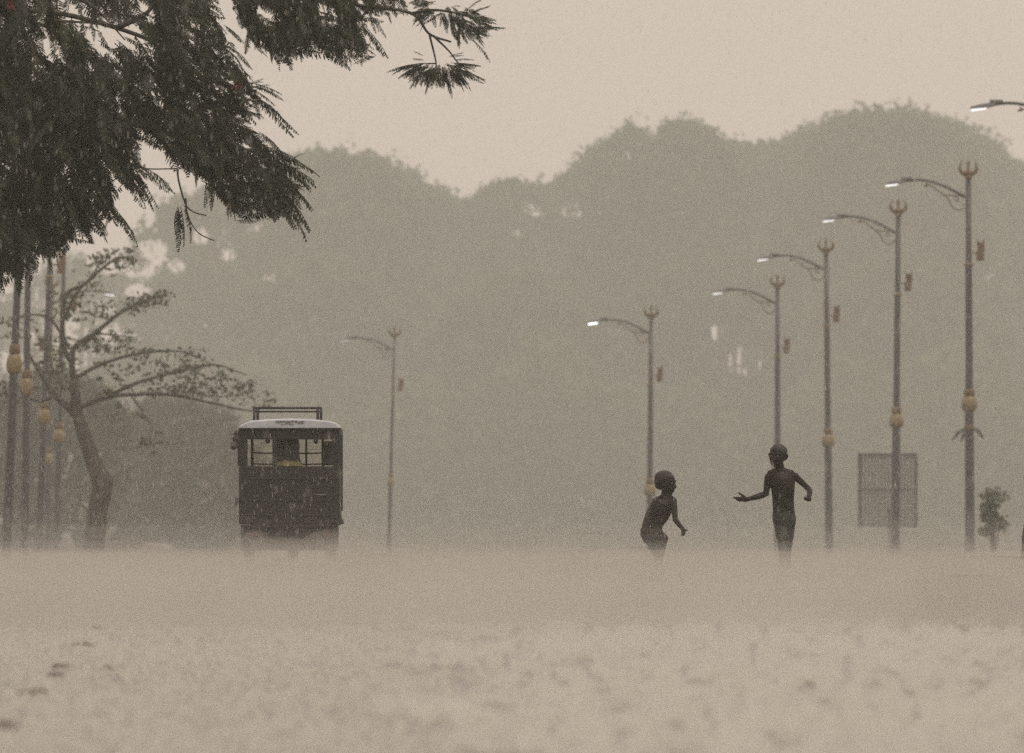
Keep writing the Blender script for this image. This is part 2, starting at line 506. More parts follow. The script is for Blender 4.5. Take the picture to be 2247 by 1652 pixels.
def far_tree(px, top, hw, D, n, label, sparse=False, leaf=0.34, base=1168, group='trees of the far wood', lobes=26, mat='leaf_far', fine=1.0, low=0.22, holes=True):
    s = F / D
    x = (px - CX) / s; H = CZ + (HY - top) / s; W = hw / s; z0 = gz(D)
    root = empty('tree', (x, D, z0))
    tag(root, label, 'tree', group)
    # crown of many unequal clumps under an uneven dome
    cz0 = z0 + (H - z0) * low
    ph = rng.uniform(0, 6.28, 3)
    cap = min(W * 1.05, (H - cz0) * .9) / (H - cz0)
    def dome(u, w):
        q = np.clip(1 - u * u - w * w, 0, 1)
        return (1 - cap * (1 - np.sqrt(q))) * (1 + .35 * cap * (.05 * np.sin(u * 9 + ph[0]) + .035 * np.sin(w * 8 + u * 15 + ph[1])))
    K = lobes * 3
    uw = []
    while len(uw) < K:
        u, w = rng.uniform(-1, 1, 2)
        if u * u + w * w < .86: uw.append((u, w))
    uw = np.array(uw)
    rad = W * rng.uniform(.1, .21, K) * fine
    vz = .9
    tt = np.where(np.arange(K) < K * .5, 1.0, rng.random(K))
    zt_ = cz0 + (H - cz0) * dome(uw[:, 0], uw[:, 1]) * tt - rad * vz
    cen = np.stack([x + uw[:, 0] * (W - rad), D + uw[:, 1] * W * .6, zt_], 1)
    pr = rad ** 1.6 / (rad ** 1.6).sum()
    n_in = 0 if sparse else int(n * .55)
    idx = rng.choice(K, n, p=pr)
    d = rng.normal(size=(n, 3)); d /= np.linalg.norm(d, axis=1)[:, None]
    rr = rad[idx] * np.where(rng.random(n) < .7, rng.uniform(.72, 1.1, n), rng.uniform(.2, .8, n))
    c = cen[idx] + d * rr[:, None] * np.array([1.1, 1.0, vz])
    # ragged twig ends
    m_ = n // 9
    t_i = rng.choice(K, m_, p=pr)
    td = rng.normal(size=(m_, 3)); td[:, 2] = np.abs(td[:, 2]); td /= np.linalg.norm(td, axis=1)[:, None]
    tw = cen[t_i] + td * (rad[t_i] + rng.random(m_) ** 1.6 * leaf * rng.choice([1.3, 2.0, 3.4], m_))[:, None]
    c = np.vstack([c, tw, tw + rng.normal(scale=leaf * .8, size=tw.shape), tw + rng.normal(scale=leaf * .8, size=tw.shape)])
    size = np.full(len(c), leaf)
    if n_in:      # denser heart of the crown
        u, w = rng.uniform(-1, 1, (2, n_in)); k_ = u * u + w * w < .96
        u, w = u[k_], w[k_]
        ci = np.stack([x + u * W * .93, D + w * W * .5, cz0 + (H - cz0) * (dome(u, w) * .97) * rng.random(len(u)) ** .7], 1)
        c = np.vstack([c, ci]); size = np.concatenate([size, np.full(len(ci), leaf * 1.9)])
    k_ = c[:, 2] > z0 + .3
    if holes: k_ &= keep_holes(c)
    v, f = leaf_quads(c[k_], size[k_])
    obj_from_arrays('crown', v, f, M[mat], root, root.location)
    bm = bmesh.new()
    th = z0 + (H - z0) * .35
    bm_tube(bm, spline([(x, D, z0 - .3), (x + W * .03, D, z0 + (th - z0) * .5), (x - W * .02, D, th)], 6), lerp_list([W * .075, W * .05, W * .04], 7), 9)
    order = rng.choice(K, 12, replace=False)
    for k in order:
        p0 = Vector((x - W * .02, D, th * .95)); p1 = Vector(cen[k])
        mid = p0.lerp(p1, .5) + Vector((0, 0, -W * .05))
        bm_tube(bm, spline([p0, mid, p1], 6), lerp_list([W * .032, W * .018, W * .006], 7), 6)
    obj_from_bm('trunk', bm, M['bark_far'], root, smooth=True)
    return root

# (middle, top, half width, distance, leaves, label)
FAR = [
    (755, 334, 215, 900, 11000, 'broad hazy tree whose dome rises left of the dip in the skyline'),
    (1125, 402, 128, 930, 5200, 'thin airy tree in the dip of the skyline'),
    (1455, 268, 225, 900, 12500, 'tall hazy tree with two tufted tops right of the skyline dip'),
    (1945, 240, 290, 890, 15000, 'widest hazy tree with a high domed crown behind the right lamp posts'),
    (1660, 332, 150, 960, 7000, 'hazy tree filling the saddle between the two highest crowns'),
    (2290, 420, 170, 930, 7000, 'hazy tree cut off by the right edge of the picture'),
    (455, 420, 190, 930, 9000, 'loose hazy tree full of sky gaps behind the dark foliage'),
    (180, 560, 210, 950, 5000, 'thin pale tree low behind the left lamp posts'),
    (960, 470, 190, 960, 9000, 'hazy tree under the slope of the left skyline dome'),
    (1260, 440, 150, 960, 7000, 'hazy tree under the steep left slope of the tufted crown'),
    (690, 560, 230, 870, 9000, 'lower hazy tree above the roof rack of the rickshaw'),
    (1130, 600, 230, 870, 9500, 'lower hazy tree in the middle of the wood'),
    (1560, 560, 240, 865, 9500, 'lower hazy tree behind the running children'),
    (1990, 560, 260, 860, 10000, 'lower hazy tree behind the mesh panel and lamp posts'),
    (450, 555, 165, 900, 6000, 'lower hazy tree half hidden behind the leaning tree crown'),
    (-70, 640, 160, 930, 3500, 'thin pale tree cut off by the left edge of the picture'),
]
FS = 1.75        # the wood stands well over a kilometre off
for a in FAR: far_tree(a[0], a[1], a[2], a[3] * FS, a[4], a[5], leaf=.29 * FS, fine=.75, lobes=44, sparse='thin' in a[5] or 'loose' in a[5])
for px, top, hw in ((1040, 448, 75), (1012, 452, 80), (1092, 420, 65), (1165, 414, 62), (1225, 415, 70), (1288, 372, 85), (1348, 318, 85), (1590, 312, 110), (1690, 320, 110), (1655, 336, 110), (1800, 280, 110), (700, 332, 125), (800, 345, 120), (868, 374, 110), (928, 408, 100), (990, 446, 85), (640, 356, 110), (2125, 292, 105), (2195, 352, 90), (1322, 338, 95), (1378, 300, 100), (1545, 300, 115), (1625, 342, 95), (1755, 302, 115), (1845, 264, 120),
                    (2060, 258, 120), (2240, 402, 80), (1200, 428, 75), (1255, 400, 70), (1500, 272, 70), (1700, 335, 80), (575, 400, 90)):
    far_tree(px, top, hw, 1670, 4200, 'hazy tree crown merged into the uneven skyline of the far wood', leaf=.49, lobes=34, fine=.62, group='merged crowns of the far skyline')
far_tree(395, 868, 215, 690, 5200, 'darker low tree between the leaning tree and the rickshaw', leaf=.26, group='nearer trees by the road', low=.0, lobes=30, mat='leaf_dim', holes=False)
far_tree(120, 800, 190, 600, 4000, 'dim rounded tree low behind the left lamp posts', leaf=.22, group='nearer trees by the road', low=.0, mat='leaf_dim', holes=False)

# undergrowth along the foot of the wood
n = 100000
c = np.empty((n, 3)); c[:, 0] = rng.uniform(-115, 115, n); c[:, 1] = rng.uniform(1445, 1495, n)
hh = 21 + 3.0 * np.sin(c[:, 0] * .15 + 1) + 2.0 * np.sin(c[:, 0] * .4)
c[:, 2] = -3.0 + hh * rng.random(n) ** 1.25
c = c[keep_holes(c)]
v, f = leaf_quads(c, .85)
tag(obj_from_arrays('undergrowth', v, f, M['leaf_far']), 'hazy dark undergrowth along the foot of the wood', 'undergrowth', kind='stuff')

# ------------------------------------------------------------------ lamp posts
def lamp_meshes():
    """parts of one street lamp, foot of the post at the origin, arm towards -x"""
    L = {}
    def fin(name, bm, mat, smooth=True):
        me = bpy.data.meshes.new('street_lamp_' + name); bmesh.ops.recalc_face_normals(bm, faces=bm.faces)
        bm.to_mesh(me); bm.free(); me.materials.append(mat)
        if smooth: me.polygons.foreach_set('use_smooth', [True] * len(me.polygons))
        L[name] = me
    bm = bmesh.new()
    bm_lathe(bm, (0, 0, 0), [(.16, -2.2), (.16, .08), (.12, .14), (.108, .5), (.1, 3.2), (.085, 3.5), (.078, 6.45), (.068, 6.55), (.062, 8.36)], 18)
    fin('pole', bm, M['pole'])
    bm = bmesh.new()
    bm_lathe(bm, (0, 0, 0), [(.11, 3.23), (.145, 3.25), (.17, 3.3), (.178, 3.38), (.17, 3.46), (.145, 3.53), (.11, 3.56)], 24)
    fin('ball', bm, M['gold'])
    bm = bmesh.new()
    bm_lathe(bm, (0, 0, 0), [(.1, 3.56), (.12, 3.58), (.12, 3.68), (.11, 3.72), (.086, 3.73)], 20)
    fin('collar', bm, M['brass'])
    bm = bmesh.new()
    bm_lathe(bm, (0, 0, 0), [(.08, 6.43), (.11, 6.45), (.11, 6.49), (.07, 6.5)], 20)
    fin('band', bm, M['gold'])
    bm = bmesh.new()   # trident finial
    bm_lathe(bm, (0, 0, 0), [(.064, 8.36), (.09, 8.38), (.09, 8.42), (.05, 8.45)], 14)
    bm_tube(bm, [(0, 0, 8.43), (0, 0, 8.62), (0, 0, 8.70), (0, 0, 8.80)], [.03, .027, .042, .006], 8)
    bm_lathe(bm, (0, 0, 0), [(.05, 8.425), (.085, 8.46), (.09, 8.5), (.06, 8.55), (.03, 8.57)], 14)
    for sx in (-1, 1):
        pts = [Vector((sx * math.sin(t) * .19, 0, 8.60 - math.cos(t) * .155)) for t in np.linspace(0.05, 2.1, 11)]
        pts.append(pts[-1] + Vector((-sx * .012, 0, .09)))
        bm_tube(bm, pts, lerp_list([.038, .043, .038, .009], len(pts)), 8)
    fin('trident', bm, M['brass'])
    bm = bmesh.new()   # curved arm
    arc = spline([(-.08, 0, 7.96), (-.42, 0, 8.15), (-.78, 0, 8.29), (-1.12, 0, 8.34), (-1.45, 0, 8.31)], 16)
    bm_tube(bm, arc, lerp_list([.038, .032, .028], 17), 10)
    fin('arm', bm, M['arm'])
    bm = bmesh.new()   # LED head, a flat tapering case
    prof = [(-1.40, .05, .035), (-1.5, .09, .045), (-1.72, .1, .036), (-1.84, .085, .02)]
    rings = []
    for i, (x, w, h) in enumerate(prof):
        zc = 8.315 - (abs(x) - 1.4) * .14
        rings.append([bm.verts.new((x, sy * w, zc + sz * h)) for sy, sz in ((-1, -1), (1, -1), (.8, 1), (-.8, 1))])
    for a, b in zip(rings, rings[1:]):
        for k in range(4): bm.faces.new((a[k], a[(k + 1) % 4], b[(k + 1) % 4], b[k]))
    bm.faces.new(rings[0]); bm.faces.new(rings[-1])
    bmesh.ops.bevel(bm, geom=bm.edges[:], offset=.008, segments=1, affect='EDGES')
    bm_box(bm, (-1.37, 0, 8.375), (.24, .09, .05), .01)      # ballast on top
    fin('lamp_head', bm, M['lamp_case'], False)
    bm = bmesh.new()
    bm_box(bm, (-1.69, 0, 8.226), (.27, .17, .028), .006, Euler((0, R(-8), 0)).to_matrix())
    fin('diffuser', bm, M['led'], False)
    bm = bmesh.new()   # scrollwork under the arm
    bm_tube(bm, spline([(-.94, 0, 8.27), (-.9, 0, 8.21), (-.98, 0, 8.2), (-.84, 0, 8.22), (-.62, 0, 8.06), (-.5, 0, 7.98)], 22), .016, 6)
    bm_tube(bm, spline([(-.58, 0, 8.0), (-.3, 0, 7.985), (-.09, 0, 7.98)], 8), .018, 6)
    bm_tube(bm, spline([(-.52, 0, 7.99), (-.42, 0, 7.88), (-.36, 0, 7.74), (-.24, 0, 7.67), (-.12, 0, 7.71), (-.09, 0, 7.8)], 20), .015, 6)
    bm_tube(bm, spline([(-.3, 0, 7.97), (-.2, 0, 7.9), (-.26, 0, 7.86), (-.31, 0, 7.91)], 14), .012, 6)
    fin('scroll_bracket', bm, M['brass'])
    bm = bmesh.new()   # small ornament panel on the road-away side
    bm_box(bm, (.27, 0, 6.84), (.16, .05, .24), .015); bm_box(bm, (.255, 0, 6.63), (.17, .05, .17), .015)
    bm_tube(bm, [(.2, 0, 6.955), (.2, 0, 7.02)], [.02, .004], 6); bm_tube(bm, [(.33, 0, 6.955), (.335, 0, 7.03)], [.02, .004], 6)
    bm_tube(bm, [(.08, 0, 6.72), (.19, 0, 6.72)], .016, 6)
    bm_box(bm, (.255, -.003, 6.735), (.19, .062, .018))
    fin('ornament_panel', bm, M['panel'], False)
    bm = bmesh.new()   # small hand hole door low on the post
    bm_box(bm, (0, -.107, .8), (.12, .03, .34), .008)
    fin('service_door', bm, M['steel'], False)
    return L
LAMP = lamp_meshes()

def street_lamp(px_ball, ball, s, label, mirror=False, lean=0.0, lit=True, bright=False, leaves=False, slim=1.0, group='street lamps along the right kerb'):
    D = F / s
    zb = CZ + (HY - ball) / s
    root = empty('street_lamp', ((px_ball - CX) / s, D, zb - 3.38))
    root.rotation_euler = (0, lean, R(180) if mirror else 0)
    # keep the ball where it stands although the post leans
    root.location.x -= 3.38 * math.sin(lean) * (1 if not mirror else -1)
    tag(root, label, 'street lamp', group)
    for k, me in LAMP.items():
        o = bpy.data.objects.new(k, me); COL.objects.link(o)
        if k == 'diffuser':
            o.parent = bpy.data.objects[root['head']]
            if bright: o.data = me.copy(); o.data.materials[0] = M['led_bright']
            if not lit:
                o.data = me.copy(); o.data.materials[0] = M['led_weak']
        else:
            o.parent = root
        if k in ('pole', 'ball', 'collar', 'band', 'service_door'): o.scale = (slim, slim, 1)
        if k == 'lamp_head': root['head'] = o.name
    del root['head']
    if leaves:
        bm = bmesh.new()
        for sx, ln, dz in ((-1, .33, -.27), (1, .2, -.24), (-.55, .22, -.3), (.75, .22, -.2)):
            p0 = Vector((sx * .09, -.1, 2.86)); p1 = Vector((sx * ln * 1.0 + (.12 if sx > 0 else -.08), -.12, 2.86 + dz * 1.1))
            mid = p0.lerp(p1, .5) + Vector((0, -.04, .05))
            d = (p1 - p0).normalized(); w = d.cross(Vector((0, 1, 0))).normalized() * .045
            ring = []
            for p, k in ((p0, .4), (mid, 1.0), (p0.lerp(p1, .75) + Vector((0, -.02, .02)), .7)):
                ring.append([bm.verts.new(p + w * k), bm.verts.new(p + Vector((0, -.02, 0))), bm.verts.new(p - w * k), bm.verts.new(p + Vector((0, .012, 0)))])
            tip = bm.verts.new(p1)
            for a, b in zip(ring, ring[1:]):
                for q in range(4): bm.faces.new((a[q], a[(q + 1) % 4], b[(q + 1) % 4], b[q]))
            for q in range(4): bm.faces.new((ring[-1][q], ring[-1][(q + 1) % 4], tip))
            bm.faces.new(ring[0][::-1])
        obj_from_bm('leaf_ornament', bm, M['steel'], root, world_coords=False)
        bm = bmesh.new()
        bm_lathe(bm, (0, 0, 0), [(.1, 2.8), (.125, 2.82), (.125, 2.9), (.1, 2.92)], 18)
        obj_from_bm('lower_band', bm, M['brass'], root, world_coords=False)
    return root

GR, GL = 'street lamps along the right kerb', 'street lamps along the left kerb'
street_lamp(2127, 887, 99.4, 'street lamp nearest on the right with drooping leaf ornaments below its gold ball', lean=R(-.25), leaves=True, group=GR)
street_lamp(1967, 924, 90.4, 'street lamp whose post stands in front of the grey mesh panel', lean=R(.5), group=GR)
street_lamp(1817, 968, 82.4, 'street lamp just right of the taller child', lean=R(-.6), group=GR)
street_lamp(1706, 1022, 78.0, 'street lamp rising straight above the head of the taller child', lean=R(0), group=GR)
street_lamp(1426, 1076, 75.4, 'street lamp beside the smaller bending child with the brightest head', bright=True, lean=R(.4), group=GR)
street_lamp(857, 1060, 64.0, 'faint far street lamp alone to the right of the rickshaw', lean=R(1.5), lit=False, slim=.62, group=GR)
street_lamp(2352, 826, 121.0, 'street lamp outside the right edge whose lit arm alone reaches into view', group=GR)
street_lamp(31, 800, 130.0, 'thickest lamp post at the left edge with a large gold ball', lean=R(2.4), slim=.76, group=GL)
street_lamp(58, 850, 112.0, 'second lamp post from the left edge with a gold ball', lean=R(.7), slim=.76, group=GL)
street_lamp(96, 915, 100.0, 'middle lamp post of the left row, leaning and pale', lean=R(2.2), slim=.8, group=GL)
street_lamp(130, 958, 88.0, 'lamp post crossing the low branch of the leaning tree', lean=R(1.5), slim=.8, group=GL)
street_lamp(107, 1008, 75.0, 'farthest lamp post of the left row with a lit head among branches', True, R(-1.0), slim=.8, group=GL)

# ------------------------------------------------------------------ wire mesh panel by the kerb
D = 337.0; s = F / D
root = empty('mesh_panel', P(1948, HY + .57 * s, D))
root.location.z = gz(D)
tag(root, 'grey wire mesh panel in a square frame standing behind a lamp post', 'panel')
x0, x1, z0, z1, zm = (1886 - CX) / s, (2010 - CX) / s, CZ + (HY - 1154) / s, CZ + (HY - 998) / s, CZ + (HY - 1076) / s
bm = bmesh.new(); bm_box(bm, ((x0 + x1) / 2, D, z1), (x1 - x0 + .09, .06, .09), .008); obj_from_bm('top_rail', bm, M['steel'], root)
bm = bmesh.new(); bm_box(bm, ((x0 + x1) / 2, D, z0), (x1 - x0 + .06, .05, .045), .006); obj_from_bm('bottom_rail', bm, M['steel'], root)
bm = bmesh.new(); bm_box(bm, ((x0 + x1) / 2, D + .002, zm), (x1 - x0, .05, .06), .006); obj_from_bm('middle_rail', bm, M['steel'], root)
for x in (x0, x1):
    bm = bmesh.new(); bm_box(bm, (x, D, (z0 + z1) / 2 - .02), (.085, .055, z1 - z0 - .03), .006); obj_from_bm('upright', bm, M['steel'], root)
for x in ((1962 - CX) / s - .12, (1962 - CX) / s + .1):
    bm = bmesh.new(); bm_box(bm, (x, D + .06, (z0 + gz(D)) / 2 + .2), (.035, .035, z0 - gz(D) + .5), .006); obj_from_bm('leg', bm, M['steel'], root)
for za, zb in ((z0, zm), (zm, z1)):
    bm = bmesh.new()
    for x in np.arange(x0 + .06, x1 - .03, .085): bm_box(bm, (x, D + .01, (za + zb) / 2), (.03, .012, zb - za - .04))
    for z in np.arange(za + .06, zb - .03, .085): bm_box(bm, ((x0 + x1) / 2, D + .022, z), (x1 - x0 - .06, .011, .028))
    tag(obj_from_bm('wire_mesh', bm, M['steel'], root), kind='stuff')

# ------------------------------------------------------------------ shrubs and stones by the kerb
def clump_shrub(name, D, clumps, n, leaf, label, mat='leaf_mid', foot=None):
    s = F / D
    root = empty(name, P(foot[0], HY + (.57 - gz(D)) * s, D))
    tag(root, label, 'shrub')
    cs = []
    for (px, py, rx, ry) in clumps:
        d = rng.normal(size=(n, 3)); d /= np.linalg.norm(d, axis=1)[:, None]
        d *= rng.uniform(.35, 1.1, (n, 1))
        cs.append(np.array(P(px, py, D)) + d * np.array([rx / s, rx / s, ry / s]))
    v, f = leaf_quads(np.vstack(cs), leaf)
    obj_from_arrays('foliage', v, f, M[mat], root, root.location)
    bm = bmesh.new()
    for (px, py, rx, ry) in clumps:
        bm_tube(bm, spline([root.location, P((px + foot[0]) / 2 + 4, (py + foot[1]) / 2, D), P(px, py, D)], 8), lerp_list([.03, .018, .006], 9), 6)
    obj_from_bm('stem', bm, M['bark_far'], root, smooth=True)
clump_shrub('shrub', 300.0, [(2182, 1088, 33, 18), (2170, 1112, 22, 18), (2164, 1132, 14, 14), (2192, 1150, 30, 20), (2180, 1138, 22, 16), (2162, 1166, 18, 10)], 190, .06,
            'small grey green shrub in two tufts right of the nearest lamp post', foot=(2178, 1215))

def boulder(px, py, wpx, hpx, D, label, seed, tilt=0.0):
    s = F / D
    p = P(px, py, D)
    root = empty('pale_stone', (p.x, D, gz(D)))
    bm = bmesh.new(); bmesh.ops.create_icosphere(bm, subdivisions=3, radius=1.0)
    r_ = random.Random(seed)
    k = [Vector((r_.gauss(0, 1), r_.gauss(0, 1), r_.gauss(0, 1))).normalized() for _ in range(9)]
    for v in bm.verts:
        for q in k:
            dd = v.co.dot(q)
            if dd > .72: v.co -= q * (dd - .72) * .8
    h = (p.z - gz(D))
    bm.transform(Matrix.Translation((p.x, D, p.z)) @ Euler((0, tilt, 0)).to_matrix().to_4x4() @ Matrix.Diagonal((wpx / s, wpx / s * .7, max(hpx / s, 0.05), 1)))
    o = obj_from_bm('stone_body', bm, M['pale_stone'], None)
    bpy.data.objects.remove(root)
    o.name = 'pale_stone'
    tag(o, label, 'stone')
boulder(239, 1180, 11, 34, 262, 'tall pale slab leaning behind the foot of the leaning tree', 3, R(28))
boulder(147, 1202, 18, 38, 300, 'rounded pale stone between the lamp posts and the leaning tree', 5)
boulder(345, 1212, 44, 26, 300, 'low wide pale stone in the spray right of the leaning tree', 8)

# ------------------------------------------------------------------ leaning tree at the left kerb
D = 258.0; s = F / D
root = empty('leaning_tree', P(203, 1236, D))
root.location.z = 0.0
tag(root, 'thin leaning tree with a kinked trunk and flat sparse layers of leaves', 'tree')
def px_path(l, dy=0.0): return [P(a, b, D, dy) for a, b in l]
bm = bmesh.new()
bm_tube(bm, spline(px_path([(200, 1240), (205, 1210), (214, 1121), (224, 1064), (203, 1008), (178, 935), (167, 889), (163, 833)]), 26),
        [x / s for x in lerp_list([27, 24, 22, 23, 17.5, 14, 12.5, 10], 27)], 12)
bm_ball(bm, P(229, 1058, D), (21 / s, 20 / s, 25 / s), sub=2)
obj_from_bm('trunk', bm, M['bark'], root, smooth=True)
LIMBS = [
    ([(186, 935), (150, 893), (121, 868), (84, 814), (60, 770)], 10, .4),
    ([(164, 850), (158, 791), (167, 759), (209, 731), (260, 689), (316, 661), (367, 647)], 8, 0),
    ([(160, 800), (139, 754), (144, 652), (186, 624), (242, 577), (288, 563)], 7, -.5),
    ([(144, 700), (160, 655), (205, 600), (225, 560)], 4, -.2),
    ([(170, 890), (186, 889), (232, 872), (288, 866), (372, 866), (442, 879), (525, 898), (580, 905)], 6.5, -.8),
    ([(288, 868), (325, 921), (344, 958)], 2.6, -.8),
    ([(232, 872), (300, 840), (390, 815), (470, 800), (540, 822)], 5, .5),
    ([(165, 830), (220, 800), (300, 775), (390, 770), (450, 790)], 5, .9),
    ([(121, 868), (90, 880), (40, 872), (5, 885)], 4, .3),
    ([(150, 760), (110, 700), (60, 690), (10, 705)], 4, .8),
    ([(209, 731), (250, 735), (300, 740)], 2.5, .2),
]
for l, r_, dy in LIMBS:
    bm = bmesh.new()
    pts = px_path(l)
    for i, p in enumerate(pts): p.y += dy * i / len(pts)
    n = 5 * len(l)
    bm_tube(bm, spline(pts, n), [q / s for q in lerp_list([r_, r_ * .65, max(r_ * .22, .8)], n + 1)], 7)
    obj_from_bm('branch', bm, M['bark'], root, smooth=True)
# sprays of small drooping leaves in flat layers
cl = []
def layer(px0, px1, py0, py1, n, slope=0.0, arch=0.0):
    for _ in range(n):
        u = rng.random(); px = px0 + (px1 - px0) * u
        py = rng.uniform(py0, py1) + slope * u + arch * (2 * u - 1) ** 2
        cl.append((px, py, rng.uniform(-1.1, 1.1)))
layer(215, 470, 752, 862, 120, 10); layer(330, 560, 790, 860, 90, 22); layer(520, 600, 838, 880, 16, 14)
layer(290, 370, 640, 675, 40, -8); layer(230, 320, 655, 700, 22, -8); layer(205, 300, 545, 590, 42, -10); layer(150, 260, 570, 660, 26, -26)
layer(80, 170, 735, 850, 70); layer(150, 235, 660, 700, 22); layer(150, 290, 735, 770, 34); layer(310, 350, 940, 990, 12)
layer(0, 70, 690, 740, 22); layer(0, 70, 820, 880, 20); layer(100, 180, 640, 700, 24); layer(190, 280, 720, 760, 22); layer(225, 330, 885, 930, 8)
cl = np.array(cl)
base = np.array([P(a, b, D, c_) for a, b, c_ in cl])
k = 6
pts = np.repeat(base, k, axis=0)
n = len(pts)
th = rng.uniform(0, 2 * math.pi, n); rr = np.abs(rng.normal(0, .085, n))
pts[:, 0] += np.cos(th) * rr * 1.25; pts[:, 1] += np.sin(th) * rr; pts[:, 2] -= rr * .45 + rng.uniform(-.02, .03, n)
v, f = leaf_quads(pts, .053)
tag(obj_from_arrays('foliage', v, f, M['leaf_mid'], root, root.location), kind='stuff')

# ------------------------------------------------------------------ electric rickshaw
D = 127.6; s = 225.0
RX = (634.7 - CX) / s
def rx(px): return RX + (px - 634.7) / s
def rz(py): return CZ + (HY - py) / s
rick = empty('rickshaw', (RX, D, 0))
rick_y = D                                     # rear face
tag(rick, 'dark boxy electric rickshaw seen from behind with a pale roof and a roof rack', 'rickshaw')
LEN = 2.35
# lower rear panel with a raised rim and pressed ribs
bm = bmesh.new()
bm_box(bm, (rx(634.7), D + .02, (rz(1150) + rz(1023)) / 2), (.985, .05, rz(1023) - rz(1150)), .012)
for py in (1050, 1098, 1130): bm_box(bm, (rx(634.7), D - .008, rz(py)), (.8, .012, .016), .004)
for px in (585, 684): bm_box(bm, (rx(px), D - .007, rz(1088)), (.014, .012, .34), .004)
rp = obj_from_bm('rear_panel', bm, M['body'], rick)
bm = bmesh.new(); bm_tube(bm, spline([(rx(690), D - .012, rz(1086)), (rx(693), D - .05, rz(1086)), (rx(712), D - .05, rz(1086)), (rx(715), D - .012, rz(1086))], 10), .011, 6)
obj_from_bm('handle', bm, M['steel'], rp, smooth=True)
bm = bmesh.new()
bm_box(bm, (rx(634.7), D + .02, (rz(964) + rz(940)) / 2), (.985, .05, rz(940) - rz(964)), .01)
obj_from_bm('rear_header', bm, M['body'], rick)
for xa, xb in ((521, 543), (729, 747.5)):
    bm = bmesh.new(); bm_box(bm, ((rx(xa) + rx(xb)) / 2, D + .02, (rz(964) + rz(1023)) / 2), (rx(xb) - rx(xa), .05, rz(964) - rz(1023) - .004), .004)
    obj_from_bm('rear_pillar', bm, M['body'], rick)
# side walls: low panel, pillars, header
for sx in (-1, 1):
    bm = bmesh.new()
    xw = RX + sx * .478
    bm_box(bm, (xw, D + .1 + .55, (rz(1150) + rz(1030)) / 2), (.03, 1.1, rz(1030) - rz(1150)), .006)
    bm_box(bm, (xw, D + .05 + LEN / 2, rz(946)), (.03, LEN - .1, .07), .006)
    bm_box(bm, (xw, D + .62, (rz(1030) + rz(950)) / 2), (.03, .05, rz(950) - rz(1030)), .004)
    bm_box(bm, (xw, D + 1.15, (rz(1150) + rz(950)) / 2), (.03, .05, rz(950) - rz(1150)), .004)
    bm_box(bm, (xw, D + LEN - .28, (rz(1120) + rz(950)) / 2), (.035, .05, rz(950) - rz(1120)), .004)
    obj_from_bm('side_wall', bm, M['body_in'], rick)
bm = bmesh.new(); bm_box(bm, (RX, D + LEN / 2 + .1, .44), (.9, LEN - .3, .05), .01); obj_from_bm('floor', bm, M['body_in'], rick)
# front: low cowl, windscreen frame with its cross bars
bm = bmesh.new()
fy = D + LEN
bm_box(bm, (RX, fy, (.45 + rz(1030)) / 2), (.86, .08, rz(1030) - .45), .03)
obj_from_bm('front_cowl', bm, M['body_in'], rick)
bm = bmesh.new()
for px in (543, 600, 664, 701, 730): bm_box(bm, (rx(px), fy - .1, (rz(1024) + rz(950)) / 2), (.028 if px not in (600, 664) else .02, .03, rz(950) - rz(1024)), .004)
bm_box(bm, (RX, fy - .1, rz(950)), (.9, .04, .06), .006)
for py, th_ in ((991, .016), (1015.5, .014)):
    bm_tube(bm, spline([(rx(545), fy - .12, rz(py - 3)), (rx(556), fy - .12, rz(py)), (rx(634), fy - .12, rz(py + .5)), (rx(694), fy - .12, rz(py)), (rx(702), fy - .12, rz(py - 4))], 14), th_ * .55, 6)
obj_from_bm('windscreen_frame', bm, M['body_in'], rick)
m_, n_, l_ = mat_nodes('wet_windscreen')
n_.remove(n_['Principled BSDF'])
tr_ = n_.new('ShaderNodeBsdfTransparent'); tr_.inputs['Color'].default_value = (.84, .83, .8, 1); gl_ = n_.new('ShaderNodeBsdfTranslucent'); mx_ = n_.new('ShaderNodeMixShader')
gl_.inputs['Color'].default_value = (.55, .55, .52, 1); mx_.inputs['Fac'].default_value = .16
l_.new(tr_.outputs[0], mx_.inputs[1]); l_.new(gl_.outputs[0], mx_.inputs[2]); l_.new(mx_.outputs[0], n_['Material Output'].inputs['Surface'])
bm = bmesh.new(); bm_box(bm, (RX, fy - .075, (rz(1022) + rz(955)) / 2), (.84, .006, rz(955) - rz(1022))); obj_from_bm('windscreen', bm, m_, rick)
# benches and driver's seat
for y_, w_, zt, nm in ((.32, .86, 1.0, 'passenger_bench'), (1.55, .36, 1.05, 'driver_seat')):
    bm = bmesh.new()
    bm_box(bm, (RX, D + y_, .72), (w_, .36, .14), .03); bm_box(bm, (RX, D + y_ - .16, (.78 + zt) / 2), (w_, .09, zt - .78), .03)
    obj_from_bm(nm, bm, M['body_in'], rick)
# grey cloth hanging in the middle of the rear opening, uneven at its right edge
bm = bmesh.new()
n = 22; rws = []
for j in range(8):
    row = []
    for i in range(n):
        u = i / (n - 1); v_ = j / 7
        xr = 664 - 8 * math.sin(v_ * 3.1) - (10 if v_ < .3 else 0) * (1 - v_ / .3 if v_ < .3 else 0)
        px = 597 + (xr - 597) * u
        row.append(bm.verts.new((rx(px), D + .085 + .012 * math.sin(u * 21 + v_), rz(961 + 62 * v_))))
    rws.append(row)
for a, b in zip(rws, rws[1:]):
    for i in range(n - 1): bm.faces.new((a[i], a[i + 1], b[i + 1], b[i]))
bmesh.ops.solidify(bm, geom=bm.faces[:], thickness=.006)
obj_from_bm('rear_curtain', bm, M['cloth_grey'], rick, smooth=True)
bm = bmesh.new()
bm_ball(bm, (rx(586), D + .3, rz(966)), (.026, .02, .03), sub=2); bm_ball(bm, (rx(692), D + .3, rz(967)), (.024, .02, .03), sub=2)
